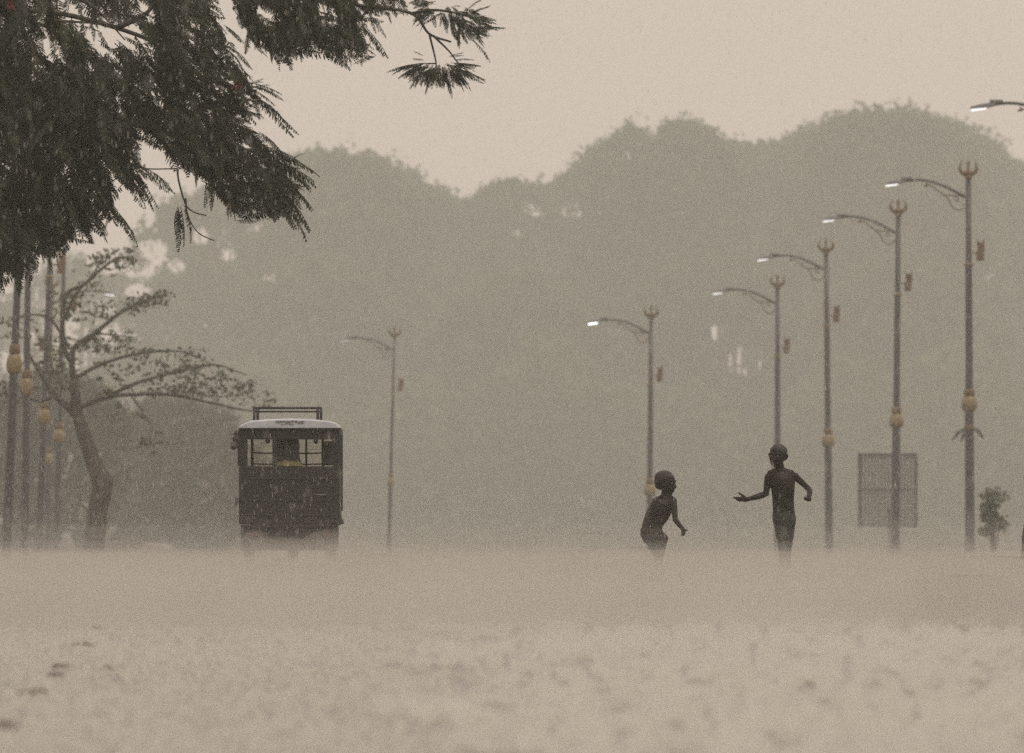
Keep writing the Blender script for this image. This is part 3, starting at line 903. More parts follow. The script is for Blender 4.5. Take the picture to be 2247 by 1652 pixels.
bm_tube(bm, [(rx(586), D + .3, rz(966)), (rx(586), D + .3, rz(950))], .008, 6); bm_tube(bm, [(rx(692), D + .3, rz(967)), (rx(692), D + .3, rz(950))], .008, 6)
obj_from_bm('hanging_strap', bm, M['body_in'], rick, smooth=True)
# second set of bars at the right side, dim
bm = bmesh.new()
for py in (975, 1000, 1017): bm_tube(bm, [(rx(704), D + .9, rz(py)), (rx(728), D + .9, rz(py - 2))], .008, 6)
bm_box(bm, (rx(715), D + .92, rz(993)), (.11, .02, .24), .003)
obj_from_bm('side_rail', bm, M['cloth_grey'], rick)
# roof: shallow barrel with rounded shoulders and a small brim
bm = bmesh.new()
prof = [(524, 939), (525, 935), (538, 928), (552, 922.5), (585, 919.5), (634, 917.6), (690, 919.5), (724, 924), (738, 928), (741, 935), (741.5, 939)]
rings = []
for y_, k_ in ((D - .075, .82), (D - .05, .95), (D + .05, 1.0), (D + LEN - .1, 1.0), (D + LEN + .1, .8)):
    rings.append([bm.verts.new((rx(634 + (a - 634) * (1 if k_ > .9 else .985)), y_, rz(939 + (b - 939) * k_))) for a, b in prof])
for a, b in zip(rings, rings[1:]):
    for i in range(len(prof) - 1): bm.faces.new((a[i], a[i + 1], b[i + 1], b[i]))
    bm.faces.new((a[-1], a[0], b[0], b[-1]))
bm.faces.new(rings[0]); bm.faces.new(rings[-1][::-1])
bmesh.ops.recalc_face_normals(bm, faces=bm.faces)
roof = obj_from_bm('roof', bm, M['roof'], rick, smooth=False)
bm = bmesh.new(); bm_box(bm, (rx(636), D - .03, rz(940.2)), (1.0, .1, .014), .004); obj_from_bm('drip_rail', bm, M['body'], rick)
# illegible faded lettering on the back of the roof
bm = bmesh.new()
r_ = random.Random(4)
x = 605.0
while x < 664:
    w_ = r_.uniform(3, 7)
    bm_box(bm, (rx(x + w_ / 2), D - .078, rz(926 + r_.uniform(-1.5, 1.5))), (w_ / s, .004, r_.uniform(2.5, 6) / s)); x += w_ + r_.uniform(.6, 1.6)
for x in (622, 640): bm_box(bm, (rx(x), D - .0775, rz(931.4)), (.05, .004, .006))
obj_from_bm('roof_lettering', bm, M['roof_mark'], roof)
# rack: double rail frame of tube on four posts
rack = empty('roof_rack', (0, 0, 0)); rack.parent = rick
def rbar(pts, r_=.013):
    bm = bmesh.new(); bm_tube(bm, pts, r_, 8)
    bm.transform(Matrix.Translation(-rick.location))
    o = obj_from_bm('rack_bar', bm, M['body'], None, smooth=True); o.parent = rack
for py, r_ in ((894.5, .0125), (902.3, .0095)): rbar([(rx(556), D + .25, rz(py)), (rx(704), D + .25, rz(py))], r_)
for px in (556.5, 564, 696, 703.5): rbar([(rx(px), D + .25, rz(894)), (rx(px), D + .25, rz(921.5))], .0135)
k_ = (D + 1.55) / (D + .25)
zt_ = CZ + (rz(894.5) - CZ) * k_ + .004
rbar([(rx(560), D + 1.55, zt_), (rx(700), D + 1.55, zt_)], .007)
for px in (560, 700): rbar([(rx(px), D + 1.55, zt_), (rx(px), D + 1.55, rz(921.5))], .008)
for px, qx in ((556.5, 560), (703.5, 700)): rbar([(rx(px), D + .25, rz(894.5)), (rx(qx), D + 1.55, zt_)], .008)
# rolled side curtain at the left shoulder
bm = bmesh.new()
for k_, (dx, dz, r0) in enumerate(((514, 976, .036), (519, 963, .04), (520, 951, .03))):
    bm_tube(bm, [(rx(dx), D - .02, rz(dz)), (rx(dx) + .005, D + .3, rz(dz - 1)), (rx(dx), D + 1.0, rz(dz))], [r0, r0 * 1.05, r0 * .9], 10)
for py in (953, 962, 972): bm_box(bm, (rx(516.5), D + .05, rz(py)), (.1, .03, .008))
bm_ball(bm, (rx(513), D - .03, rz(979)), (.035, .04, .035), sub=2)
obj_from_bm('rolled_curtain', bm, M['tarp'], rick, smooth=True)
# hook, corner flap, bumper, tail lamps
bm = bmesh.new()
bm_box(bm, (rx(519.5), D - .005, rz(1099)), (.035, .06, .06), .008); bm_tube(bm, spline([(rx(519), D - .02, rz(1102)), (rx(515.5), D - .03, rz(1106)), (rx(522), D - .035, rz(1107))], 8), .008, 6)
obj_from_bm('latch', bm, M['steel'], rick)
bm = bmesh.new()
fl = [(746, 1128), (755.5, 1148.5), (744, 1153), (735, 1150), (742, 1140)]
fa = [bm.verts.new((rx(a), D - .02, rz(b))) for a, b in fl]; fb = [bm.verts.new((rx(a), D + .1, rz(b))) for a, b in fl]
bm.faces.new(fa); bm.faces.new(fb[::-1])
for i in range(5): bm.faces.new((fa[i], fa[(i + 1) % 5], fb[(i + 1) % 5], fb[i]))
bmesh.ops.recalc_face_normals(bm, faces=bm.faces)
obj_from_bm('corner_flap', bm, M['rubber'], rick)
bm = bmesh.new()
bm_box(bm, (RX + .003, D + .06, (rz(1151) + rz(1208)) / 2), (.955, .05, rz(1151) - rz(1208)), .015)
lowp = obj_from_bm('lower_apron', bm, M['under'], rick)
bm = bmesh.new(); bm_box(bm, (rx(634), D - .02, rz(1154)), (.9, .05, .03), .01); obj_from_bm('bumper', bm, M['body_in'], rick)
for px in (557, 719):
    bm = bmesh.new()
    bmesh.ops.create_cone(bm, cap_ends=True, segments=20, radius1=.055, radius2=.045, depth=.03, matrix=Matrix.Translation((rx(px), D + .022, rz(1172))) @ Euler((R(90), 0, 0)).to_matrix().to_4x4())
    obj_from_bm('tail_lamp', bm, M['red_lens'], rick)
# wheels
def wheel(x, y, zr=.225):
    bm = bmesh.new()
    pr = [(.12, -.045), (.205, -.05), (.225, -.025), (.225, .025), (.205, .05), (.12, .045)]
    rings = [[bm.verts.new((x + h, y + r_ * math.cos(t), zr + r_ * math.sin(t))) for r_, h in pr] for t in np.linspace(0, 2 * math.pi, 28, endpoint=False)]
    for a, b in zip(rings, rings[1:] + rings[:1]):
        for i in range(6): bm.faces.new((a[i], a[(i + 1) % 6], b[(i + 1) % 6], b[i]))
    bmesh.ops.recalc_face_normals(bm, faces=bm.faces)
    t = obj_from_bm('wheel', bm, M['rubber'], rick, smooth=False)
    bm = bmesh.new(); bmesh.ops.create_cone(bm, cap_ends=True, segments=20, radius1=.125, radius2=.125, depth=.07, matrix=Matrix.Translation((x, y, zr)) @ Euler((0, R(90), 0)).to_matrix().to_4x4())
    obj_from_bm('rim', bm, M['rim'], t)
wheel(RX - .40, D + .45); wheel(RX + .40, D + .45); wheel(RX, D + LEN - .1)
bm = bmesh.new(); bm_tube(bm, [(RX - .35, D + .45, .225), (RX + .35, D + .45, .225)], .035, 10)
bm_ball(bm, (RX - .1, D + .45, .225), (.12, .1, .1), sub=2); obj_from_bm('axle', bm, M['under'], rick, smooth=True)
# yellow green bundle lying on the rear sill
bm = bmesh.new()
bm_ball(bm, (rx(637), D + .03, rz(1026)), (.135, .05, .066), sub=4)
for v in bm.verts:
    v.co.z += .012 * math.sin(v.co.x * 90) * math.cos(v.co.y * 70) + (.01 if v.co.x < rx(630) else 0)
    if v.co.z < rz(1022.6): v.co.z = rz(1022.6)
b_ = obj_from_bm('cloth_bundle', bm, M['cloth_yellow'], None, smooth=True)
tag(b_, 'yellow green cloth bundle on the rear sill of the rickshaw', 'bundle')
# plume of spray thrown up round its wheels
def plume(balls, dens, label, D_):
    bm = bmesh.new()
    for (px, py, r_x, r_z, dy) in balls:
        m0 = Matrix.Translation(P(px, py, D_, dy)) @ Matrix.Diagonal((r_x, .5, r_z, 1))
        bmesh.ops.create_icosphere(bm, subdivisions=3, radius=1, matrix=m0)
    o = obj_from_bm('tyre_spray', bm, None)
    md = o.modifiers.new('Remesh', 'REMESH'); md.mode = 'VOXEL'; md.voxel_size = .03
    tx = bpy.data.textures.new('spray', 'CLOUDS'); tx.noise_scale = .16
    dm = o.modifiers.new('Displace', 'DISPLACE'); dm.texture = tx; dm.strength = .12; dm.mid_level = .5; dm.texture_coords = 'GLOBAL'
    o.data.materials.append(volume_mat('tyre_spray_%d' % len(bpy.data.materials), (.76, .74, .69), dens))
    tag(o, label, 'spray', kind='stuff')
plume([(560, 1212, .25, .22, -.6), (634, 1222, .42, .2, -.7), (715, 1209, .22, .22, -.6), (680, 1222, .3, .2, -.6), (590, 1222, .3, .18, -.7)], .5, 'white tyre spray under the tail of the rickshaw', D)
plume([(765, 1200, .13, .14, .2), (790, 1205, .18, .13, .3), (815, 1220, .2, .12, .3), (755, 1215, .2, .15, .1)], .8, 'white tyre spray drifting right of the rickshaw', D)

# ------------------------------------------------------------------ people
def skin_body(name, shapes, mat, voxel, parent=None, smooth_it=4):
    """shapes are merged into one continuous surface"""
    bm = bmesh.new()
    for sh in shapes:
        if sh[0] == 'limb':
            _, pts, rad = sh
            n_ = max(6, 5 * len(pts))
            sp = spline(pts, n_); rr_ = lerp_list(rad, n_ + 1)
            bm_tube(bm, sp, rr_, 14)
            bm_ball(bm, sp[0], rr_[0], sub=2); bm_ball(bm, sp[-1], rr_[-1], sub=2)
        elif sh[0] == 'ball':
            bm_ball(bm, sh[1], sh[2], sh[3] if len(sh) > 3 else None, sub=3)
        elif sh[0] == 'loft':
            rings = []
            for c, ax, ay in sh[1]:     # centre, half axis vectors
                rings.append([bm.verts.new(c + ax * math.cos(t) + ay * math.sin(t)) for t in np.linspace(0, 2 * math.pi, 22, endpoint=False)])
            for a, b in zip(rings, rings[1:]):
                for i in range(22): bm.faces.new((a[i], a[(i + 1) % 22], b[(i + 1) % 22], b[i]))
            bm.faces.new(rings[0][::-1]); bm.faces.new(rings[-1])
    bmesh.ops.recalc_face_normals(bm, faces=bm.faces)
    o = obj_from_bm(name, bm, mat, parent, smooth=True)
    md = o.modifiers.new('Remesh', 'REMESH'); md.mode = 'VOXEL'; md.voxel_size = voxel; md.use_smooth_shade = True
    sm = o.modifiers.new('Smooth', 'SMOOTH'); sm.iterations = smooth_it; sm.factor = .5
    return o

def child_head(c, yaw, pitch, roll, h, hair_obj=None):
    """shapes of a head of height h centred at c, facing -y before turning; returns body shapes, hair shapes, eyes"""
    rot = (Matrix.Rotation(yaw, 3, 'Z') @ Matrix.Rotation(pitch, 3, 'X') @ Matrix.Rotation(roll, 3, 'Y'))
    q = h / .205
    def w(x, y, z): return c + rot @ (Vector((x, y, z)) * q)
    S = [('ball', w(0, .012, .028), Vector((.07, .088, .072)) * q, rot),
         ('ball', w(0, -.018, -.012), Vector((.066, .066, .072)) * q, rot),
         ('ball', w(0, -.024, -.05), Vector((.055, .058, .048)) * q, rot),
         ('ball', w(0, -.052, -.078), Vector((.02, .02, .018)) * q, rot),
         ('limb', [w(0, -.078, .006), w(0, -.09, -.018), w(0, -.092, -.026)], [.008 * q, .011 * q, .013 * q]),
         ('ball', w(.013, -.084, -.028), .009 * q), ('ball', w(-.013, -.084, -.028), .009 * q),
         ('limb', [w(-.02, -.07, -.051), w(0, -.079, -.049), w(.02, -.07, -.051)], [.006 * q, .009 * q, .006 * q]),
         ('limb', [w(-.016, -.07, -.062), w(0, -.078, -.062), w(.016, -.07, -.062)], [.006 * q, .009 * q, .006 * q]),
         ('limb', [w(-.045, -.063, .022), w(-.024, -.075, .024), w(-.008, -.075, .02)], [.008 * q] * 3),
         ('limb', [w(.045, -.063, .022), w(.024, -.075, .024), w(.008, -.075, .02)], [.008 * q] * 3)]
    for sx in (-1, 1):
        S += [('ball', w(sx * .075, .012, -.002), Vector((.013, .021, .031)) * q, rot @ Euler((0, sx * .35, sx * -.5)).to_matrix()),
              ('ball', w(sx * .071, .006, -.022), Vector((.008, .012, .014)) * q, rot)]
    Hs = [('ball', w(0, .018, .036), Vector((.0712, .089, .0705)) * q, rot),
          ('ball', w(0, .032, .012), Vector((.069, .076, .07)) * q, rot),
          ('ball', w(0, .055, -.02), Vector((.05, .046, .045)) * q, rot)]
    rr_ = random.Random(int(abs(c.x) * 1000))
    for _ in range(60):
        d = Vector((rr_.gauss(0, 1), rr_.gauss(.5, 1), abs(rr_.gauss(.6, .7)))).normalized()
        Hs.append(('ball', w(d.x * .07, .02 + d.y * .085, .036 + d.z * .066), .0075 * q))
    eyes = [(w(-.026, -.0685, .006), .0095 * q), (w(.026, -.0685, .006), .0095 * q)]
    return S, Hs, eyes

def finger(p0, p1, p2, r0): return ('limb', [p0, p1, p2], [r0, r0 * .92, r0 * .75])

def person(name, shapes, head, shorts, label):
    hs, hair, eyes = head
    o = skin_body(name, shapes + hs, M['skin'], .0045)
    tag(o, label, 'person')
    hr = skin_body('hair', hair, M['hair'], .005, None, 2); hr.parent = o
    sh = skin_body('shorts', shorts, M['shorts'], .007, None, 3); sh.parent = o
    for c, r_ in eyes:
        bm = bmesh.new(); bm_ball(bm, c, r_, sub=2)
        e = obj_from_bm('eye', bm, M['eye'], None, smooth=True); e.parent = o
    return o

# --- taller child running towards the viewer, one hand held out
D = 112.5; s = F / D
def J(px, py, dy=0.0): return P(px, py, D, dy)
def m(px): return px / s
X = Vector((1, 0, 0)); Yv = Vector((0, 1, 0)); Zv = Vector((0, 0, 1))
def sec(px, py, hw, dep, dy=0.0): return (J(px, py, dy), X * m(hw), Yv * dep)
S = [('loft', [sec(1712, 1033, 13, .042), sec(1713, 1041, 29, .058), sec(1715, 1050, 29.5, .074, -.005), sec(1717, 1062, 27.5, .078, -.008), sec(1718, 1078, 25.5, .074, -.006),
               sec(1718.5, 1094, 24, .067), sec(1719, 1110, 24, .068, .004), sec(1720.5, 1128, 24.6, .074, .01), sec(1721.5, 1144, 24.6, .078, .012), sec(1722, 1156, 22, .06, .01)]),
     ('limb', [J(1711, 1020, .01), J(1712, 1038, .012)], [m(9.6), m(10)]),
     ('limb', [J(1690, 1038, .005), J(1712, 1033, .01), J(1737, 1038, .005)], [m(7), m(8), m(7)]),
     # arm held out to the left
     ('limb', [J(1686, 1046), J(1683, 1064, -.01), J(1681, 1083, -.02)], [m(8.6), m(7.6), m(6.4)]),
     ('limb', [J(1681, 1083, -.02), J(1664, 1089, -.07), J(1642, 1095, -.1)], [m(7.0), m(7.2), m(4.8)]),
     ('limb', [J(1642, 1095, -.1), J(1634, 1095.5, -.11), J(1626, 1094, -.12)], [m(4.8), m(6.0), m(5.2)]),
     ('ball', J(1631, 1096, -.12), Vector((m(7.5), m(5), m(4.8)))),
     ('limb', [J(1635, 1092, -.12), J(1629, 1087, -.135), J(1620, 1081.5, -.14)], [m(3.0), m(2.6), m(2.0)]),
     finger(J(1624, 1092.5, -.13), J(1616, 1091.8, -.14), J(1608.5, 1091.5, -.14), m(2.2)),
     finger(J(1624, 1094.5, -.12), J(1617, 1095, -.125), J(1611, 1092.5, -.14), m(2.2)),
     finger(J(1625, 1096.5, -.11), J(1619, 1098, -.12), J(1615, 1095.5, -.14), m(2.1)),
     finger(J(1627, 1098, -.1), J(1622, 1099.8, -.12), J(1620, 1097.5, -.14), m(1.5)),
     # arm drawn back on the right, fist
     ('limb', [J(1744, 1045), J(1758, 1057, .05), J(1775, 1073, .1)], [m(8.8), m(7.0), m(6.2)]),
     ('limb', [J(1775, 1073, .1), J(1777, 1081, .04), J(1774.5, 1090, -.02)], [m(7.0), m(6.6), m(5.4)]),
     ('ball', J(1772, 1094.5, -.05), Vector((m(7.5), m(6), m(4.8))))]
for k, (a, b) in enumerate(((1765.5, 1093.6), (1768, 1095.8), (1772, 1097.2), (1776, 1097.2))):
    S.append(finger(J(a + 3, b - 3, -.07), J(a - 1, b + .4, -.085), J(a + 2, b + 1.6, -.065), m(2.3)))
S.append(('limb', [J(1776, 1092, -.06), J(1773, 1094, -.085), J(1767, 1094, -.09)], [m(2.5), m(2.3), m(2.0)]))
# legs in mid stride, knees hidden by spray
LEGS_R = [('limb', [J(1713, 1146, .01), J(1715, 1180, -.05), J(1717, 1216, -.1)], [m(14), m(10.6), m(8.6)]),
          ('limb', [J(1717, 1216, -.1), J(1717, 1245, -.06), J(1717, 1300, -.02)], [m(8.8), m(9.2), m(5.6)]),
          ('limb', [J(1717, 1304, .02), J(1716, 1309, -.06), J(1714, 1311, -.13)], [m(7), m(6), m(5)]),
          ('limb', [J(1731, 1146, .02), J(1730, 1180, .02), J(1728, 1218, .03)], [m(13.5), m(10.4), m(8.6)]),
          ('limb', [J(1728, 1218, .03), J(1727, 1235, .12), J(1726, 1262, .3)], [m(8.6), m(8.8), m(5.6)]),
          ('limb', [J(1726, 1262, .31), J(1725, 1276, .36), J(1724, 1290, .36)], [m(6.5), m(6), m(4.5)])]
S += LEGS_R
SH = [('loft', [sec(1719.5, 1126, 25.4, .077, .008), sec(1721.2, 1140, 26.2, .086, .012), sec(1722, 1154, 23.5, .076, .01), sec(1722, 1162, 14, .05, .0)]),
      ('limb', [J(1713, 1148, .008), J(1714.8, 1178, -.045)], [m(15.2), m(12.4)]),
      ('limb', [J(1731, 1148, .02), J(1730, 1178, .02)], [m(14.8), m(12.2)])]
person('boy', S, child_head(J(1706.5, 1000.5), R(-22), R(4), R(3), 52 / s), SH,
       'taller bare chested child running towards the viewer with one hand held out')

# --- smaller child bending forward to the right
D = 120.0; s = F / D
t_ax = Vector((math.cos(R(-22)), 0, math.sin(R(-22))))      # across the leaning trunk
def sec2(px, py, hw, dep, dy=0.0, a=-22): return (J(px, py, dy), Vector((math.cos(R(a)), 0, math.sin(R(a)))) * m(hw), Yv * dep)
S = [('loft', [sec2(1460, 1090, 12, .045, 0, -18), sec2(1459, 1097, 22, .085, 0, -18), sec2(1455, 1106, 26, .105), sec2(1450, 1115, 26, .11), sec2(1442, 1131, 26, .1), sec2(1433, 1148, 23, .09, 0, -14),
               sec2(1429.5, 1162, 23.2, .098, 0, -2), sec2(1430, 1176, 23, .1, 0, 6), sec2(1434, 1188, 19, .075, 0, 8)]),
     ('limb', [J(1463, 1078), J(1460, 1098)], [m(11.5), m(12.5)]),
     ('limb', [J(1447, 1098, .06), J(1462, 1091, 0), J(1477, 1098, -.05)], [m(9), m(9.5), m(8)]),
     ('limb', [J(1477, 1100, -.06), J(1479.5, 1120, -.09), J(1481.5, 1140, -.12)], [m(8.4), m(7.2), m(5.8)]),
     ('limb', [J(1481.5, 1140, -.12), J(1489, 1150, -.13), J(1498, 1160.5, -.14)], [m(6), m(5.6), m(4.3)]),
     ('limb', [J(1498, 1160.5, -.14), J(1499.5, 1165, -.14), J(1499.5, 1168, -.14)], [m(4.6), m(5.2), m(4.6)]),
     ('limb', [J(1501, 1163, -.15), J(1505, 1163, -.16), J(1508.5, 1164, -.16)], [m(2.3), m(2.1), m(1.5)]),
     finger(J(1502, 1168, -.15), J(1502.5, 1171, -.155), J(1500.5, 1174, -.155), m(1.9)),
     finger(J(1500, 1169, -.145), J(1500, 1173, -.15), J(1498, 1176, -.155), m(1.9)),
     finger(J(1498, 1169, -.14), J(1497.5, 1173, -.145), J(1496, 1175.5, -.15), m(1.8)),
     finger(J(1496, 1168, -.13), J(1495.3, 1171, -.14), J(1494.8, 1173.5, -.145), m(1.6)),
     # far arm tucked behind the trunk
     ('limb', [J(1441, 1103, .09), J(1430, 1122, .14), J(1434, 1138, .16)], [m(8.2), m(7), m(6)]),
     ('limb', [J(1434, 1138, .16), J(1444, 1136, .17), J(1452, 1132, .15)], [m(6), m(5.4), m(4.5)]),
     ('ball', J(1455, 1131, .14), Vector((m(6), m(5), m(5.5)))),
     finger(J(1458, 1128, .13), J(1461, 1128, .12), J(1461, 1131, .12), m(1.9)),
     finger(J(1459, 1130, .13), J(1462, 1131, .12), J(1461, 1134, .12), m(1.9)),
     finger(J(1458, 1133, .13), J(1461, 1134, .12), J(1460, 1136, .12), m(1.8)),
     finger(J(1456, 1135, .13), J(1459, 1137, .12), J(1458, 1138, .12), m(1.6)),
     # lifted knee coming towards the viewer
     ('limb', [J(1437, 1172, -.05), J(1448, 1177, -.14), J(1457.5, 1180.5, -.22)], [m(14), m(11), m(8.8)]),
     ('limb', [J(1457.5, 1180.5, -.22), J(1451, 1205, -.12), J(1446, 1246, .05)], [m(8.6), m(8.8), m(5.5)]),
     ('limb', [J(1446, 1248, .06), J(1446, 1258, .03), J(1447, 1264, -.02)], [m(6.2), m(5.5), m(4.5)]),
     ('limb', [J(1430, 1176, .05), J(1439, 1204, .03), J(1445, 1232, 0)], [m(15), m(12), m(9)]),
     ('limb', [J(1445, 1232, 0), J(1440, 1258, .05), J(1434, 1292, .1)], [m(9), m(9.2), m(5.6)]),
     ('limb', [J(1433, 1297, .12), J(1438, 1300, .06), J(1445, 1301.5, .0)], [m(6.5), m(5.5), m(4.5)])]
SH = [('loft', [sec2(1429.5, 1160, 24.5, .105, 0, -4), sec2(1430, 1172, 25, .112, 0, 4), sec2(1434, 1188, 22, .09, 0, 8), sec2(1437, 1194, 12, .05, 0, 8)]),
      ('limb', [J(1437, 1172, -.05), J(1448, 1177, -.13)], [m(15.8), m(13)]),
      ('limb', [J(1431, 1178, .05), J(1438, 1200, .035)], [m(16.5), m(14.2)])]
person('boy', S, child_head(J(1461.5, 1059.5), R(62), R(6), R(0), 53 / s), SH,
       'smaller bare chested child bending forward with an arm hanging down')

# --- third child, only the edge of the loose shorts reaches into the picture
D = 116.0; s = F / D
XR = 2274.0
def sec3(px, py, hw, dep): return (J(px, py), X * m(hw), Yv * dep)
S = [('loft', [sec3(XR + 2, 1036, 13, .04), sec3(XR + 2, 1044, 28, .06), sec3(XR + 2, 1062, 27, .075), sec3(XR + 1, 1092, 23.5, .066), sec3(XR, 1125, 24, .074), sec3(XR, 1150, 22, .07)]),
     ('limb', [J(XR, 1020), J(XR + 2, 1040)], [m(8.5), m(9)]),
     ('limb', [J(XR + 28, 1048), J(XR + 33, 1085), J(XR + 30, 1120, -.05)], [m(8.5), m(6.4), m(4.2)]),
     ('limb', [J(XR - 20, 1048), J(XR - 12, 1078, -.1), J(XR + 8, 1085, -.13)], [m(8.5), m(6.4), m(4.2)])]
for bx, by, sy in ((XR + 30, 1126, 1), (XR + 14, 1086, 0)):
    S.append(('ball', J(bx, by, -.08 if sy else -.14), Vector((m(5), m(4.5), m(6)))))
    for k in range(4):
        S.append(finger(J(bx - 4 + k * 2.6, by + 3, -.09 if sy else -.15), J(bx - 4 + k * 2.6, by + 7, -.1 if sy else -.16), J(bx - 3 + k * 2.6, by + 10, -.09 if sy else -.15), m(1.8)))
    S.append(finger(J(bx - 5, by - 1, -.1 if sy else -.16), J(bx - 8, by + 3, -.11 if sy else -.17), J(bx - 8, by + 6, -.11 if sy else -.17), m(1.9)))
for sx in (-1, 1):
    S += [('limb', [J(XR + sx * 11, 1150), J(XR + sx * 12, 1215), J(XR + sx * 11, 1300)], [m(14), m(9.5), m(6)]),
          ('limb', [J(XR + sx * 11, 1302, .02), J(XR + sx * 12, 1307, -.1)], [m(6.5), m(5)])]
SH = [('loft', [sec3(XR, 1118, 25, .08), sec3(XR, 1140, 26, .09), sec3(XR, 1165, 21, .07)]),
      ('loft', [sec3(XR - 10, 1140, 16, .075), sec3(XR - 14, 1180, 18, .085), sec3(XR - 15, 1228, 19, .09)]),
      ('loft', [sec3(XR + 10, 1140, 15, .075), sec3(XR + 11, 1190, 14.5, .085), sec3(XR + 12, 1228, 15, .09)])]
person('boy', S, child_head(J(XR, 1000), R(-10), R(3), 0, 52 / s), SH,
       'child in long loose shorts cut off by the right edge of the picture')

# ------------------------------------------------------------------ near flame tree, its branches reaching in from the left
DT = 110.0; sT = F / DT
tree = empty('flame_tree', ((-330 - CX) / sT, DT, 0))
tag(tree, 'near dark flame tree with drooping feathery fronds filling the upper left', 'tree')
bm = bmesh.new()
bm_tube(bm, spline([P(-330, HY + .57 * sT + 30, DT), P(-320, 900, DT), P(-340, 500, DT), P(-300, 150, DT), P(-180, -120, DT)], 24), [v_ / sT for v_ in lerp_list([90, 66, 60, 52, 36], 25)], 16)
obj_from_bm('trunk', bm, M['bark'], tree, smooth=True)
BR = [
    ([(-330, 480), (-180, 330), (0, 270), (200, 250), (380, 290), (520, 340)], 22, .4),
    ([(-300, 180), (-150, 60), (60, 20), (260, 60), (420, 130), (520, 200)], 9, .3),
    ([(-250, -20), (0, -140), (300, -120), (560, -40), (780, 10), (900, 28), (942, 74), (990, 92)], 7, 0),
    ([(900, 28), (960, 20), (1030, 34), (1080, 50)], 4, .2),
    ([(942, 74), (957, 139), (950, 152)], 2.6, 0),
    ([(950, 78), (985, 112), (1008, 141), (1030, 150)], 2.6, -.05),
    ([(957, 139), (930, 140), (905, 146)], 1.8, 0),
    ([(260, 60), (330, 20), (360, -60)], 7, 0),
    ([(120, 50), (200, 55), (270, 62)], 3.5, -.5),
    ([(160, 0), (205, 18), (240, 50), (280, 95)], 4.5, -.7),
    ([(292, 368), (330, 376), (388, 376)], 2.4, -.8),
    ([(395, 376), (397, 400), (412, 452), (430, 470), (458, 478)], 2.6, -.8),
    ([(412, 440), (418, 480), (440, 515), (475, 533)], 2.2, -.8),
    ([(520, 340), (580, 380), (630, 420)], 7, .2),
    ([(-330, 560), (-150, 450), (0, 430), (120, 470)], 16, .2),
    ([(-300, 600), (-120, 540), (20, 560), (60, 590)], 9, .5),
    ([(520, -50), (640, 40), (720, 70), (790, 110)], 8, .3),
    ([(380, 290), (470, 230), (540, 205), (565, 200)], 6, -.3),
]
for l, r_, dy in BR:
    pts = [P(a, b, DT, dy) for a, b in l]
    bm = bmesh.new(); n = 6 * len(l)
    bm_tube(bm, spline(pts, n), [q / sT for q in lerp_list([r_, r_ * .6, max(r_ * .3, 1.3)], n + 1)], 8)
    obj_from_bm('branch', bm, M['bark'], tree, smooth=True)

def frond_arrays(seed, pairs=17, droop=.32, width=.13):
    """one feathery frond of unit length along +x, pinnae hanging to both sides"""
    r_ = np.random.default_rng(seed)
    V, Q = [], []
    def rach(t): return np.array([t - .10 * droop * t * t, .03 * math.sin(2.2 * t + seed), .05 * t - droop * t * t])
    prev = None
    for t in np.linspace(0, 1, 9):
        c_ = rach(t); w_ = .011 * (1 - .6 * t)
        k0 = len(V); V += [c_ + [0, w_, 0], c_ + [0, -w_ * .5, w_ * .8], c_ + [0, -w_ * .5, -w_ * .8]]
        if prev is not None:
            for i in range(3): Q.append((prev + i, prev + (i + 1) % 3, k0 + (i + 1) % 3, k0 + i))
        prev = k0
    for i in range(pairs):
        t = .1 + .9 * (i + .3) / pairs
        for sy in (-1, 1):
            c_ = rach(t)
            ln = width * (math.sin(math.pi * min(1, .18 + .78 * t)) ** .6) * r_.uniform(.8, 1.15) * (1.0 if t < .85 else .85)
            sweep = r_.uniform(.35, .75)
            d = np.array([sweep, sy * r_.uniform(.75, 1.0), -r_.uniform(.15, .75)]); d /= np.linalg.norm(d)
            sd = np.cross(d, [0, 0, 1.0]) + r_.normal(0, .25, 3); sd /= np.linalg.norm(sd)
            w_ = .0145 * r_.uniform(.8, 1.3)
            k0 = len(V)
            p1 = c_ + d * ln * .5; p2 = c_ + d * ln + np.array([0, 0, -.22 * ln])
            V += [c_ + sd * w_ * .5, c_ - sd * w_ * .5, p1 + sd * w_ * 1.25, p1 - sd * w_ * 1.25, p2 + sd * w_ * .45, p2 - sd * w_ * .45]
            Q += [(k0, k0 + 1, k0 + 3, k0 + 2), (k0 + 2, k0 + 3, k0 + 5, k0 + 4)]
    return np.array(V), np.array(Q)
FR = [frond_arrays(i, 16 + i % 4, .12 + .08 * (i % 4), .12 + .012 * (i % 3)) for i in range(8)]
FRM = []
for i, (V, Q) in enumerate(FR):
    me = bpy.data.meshes.new('frond_%d' % i); me.from_pydata(V.tolist(), [], Q.tolist()); me.materials.append(M['frond']); FRM.append(me)

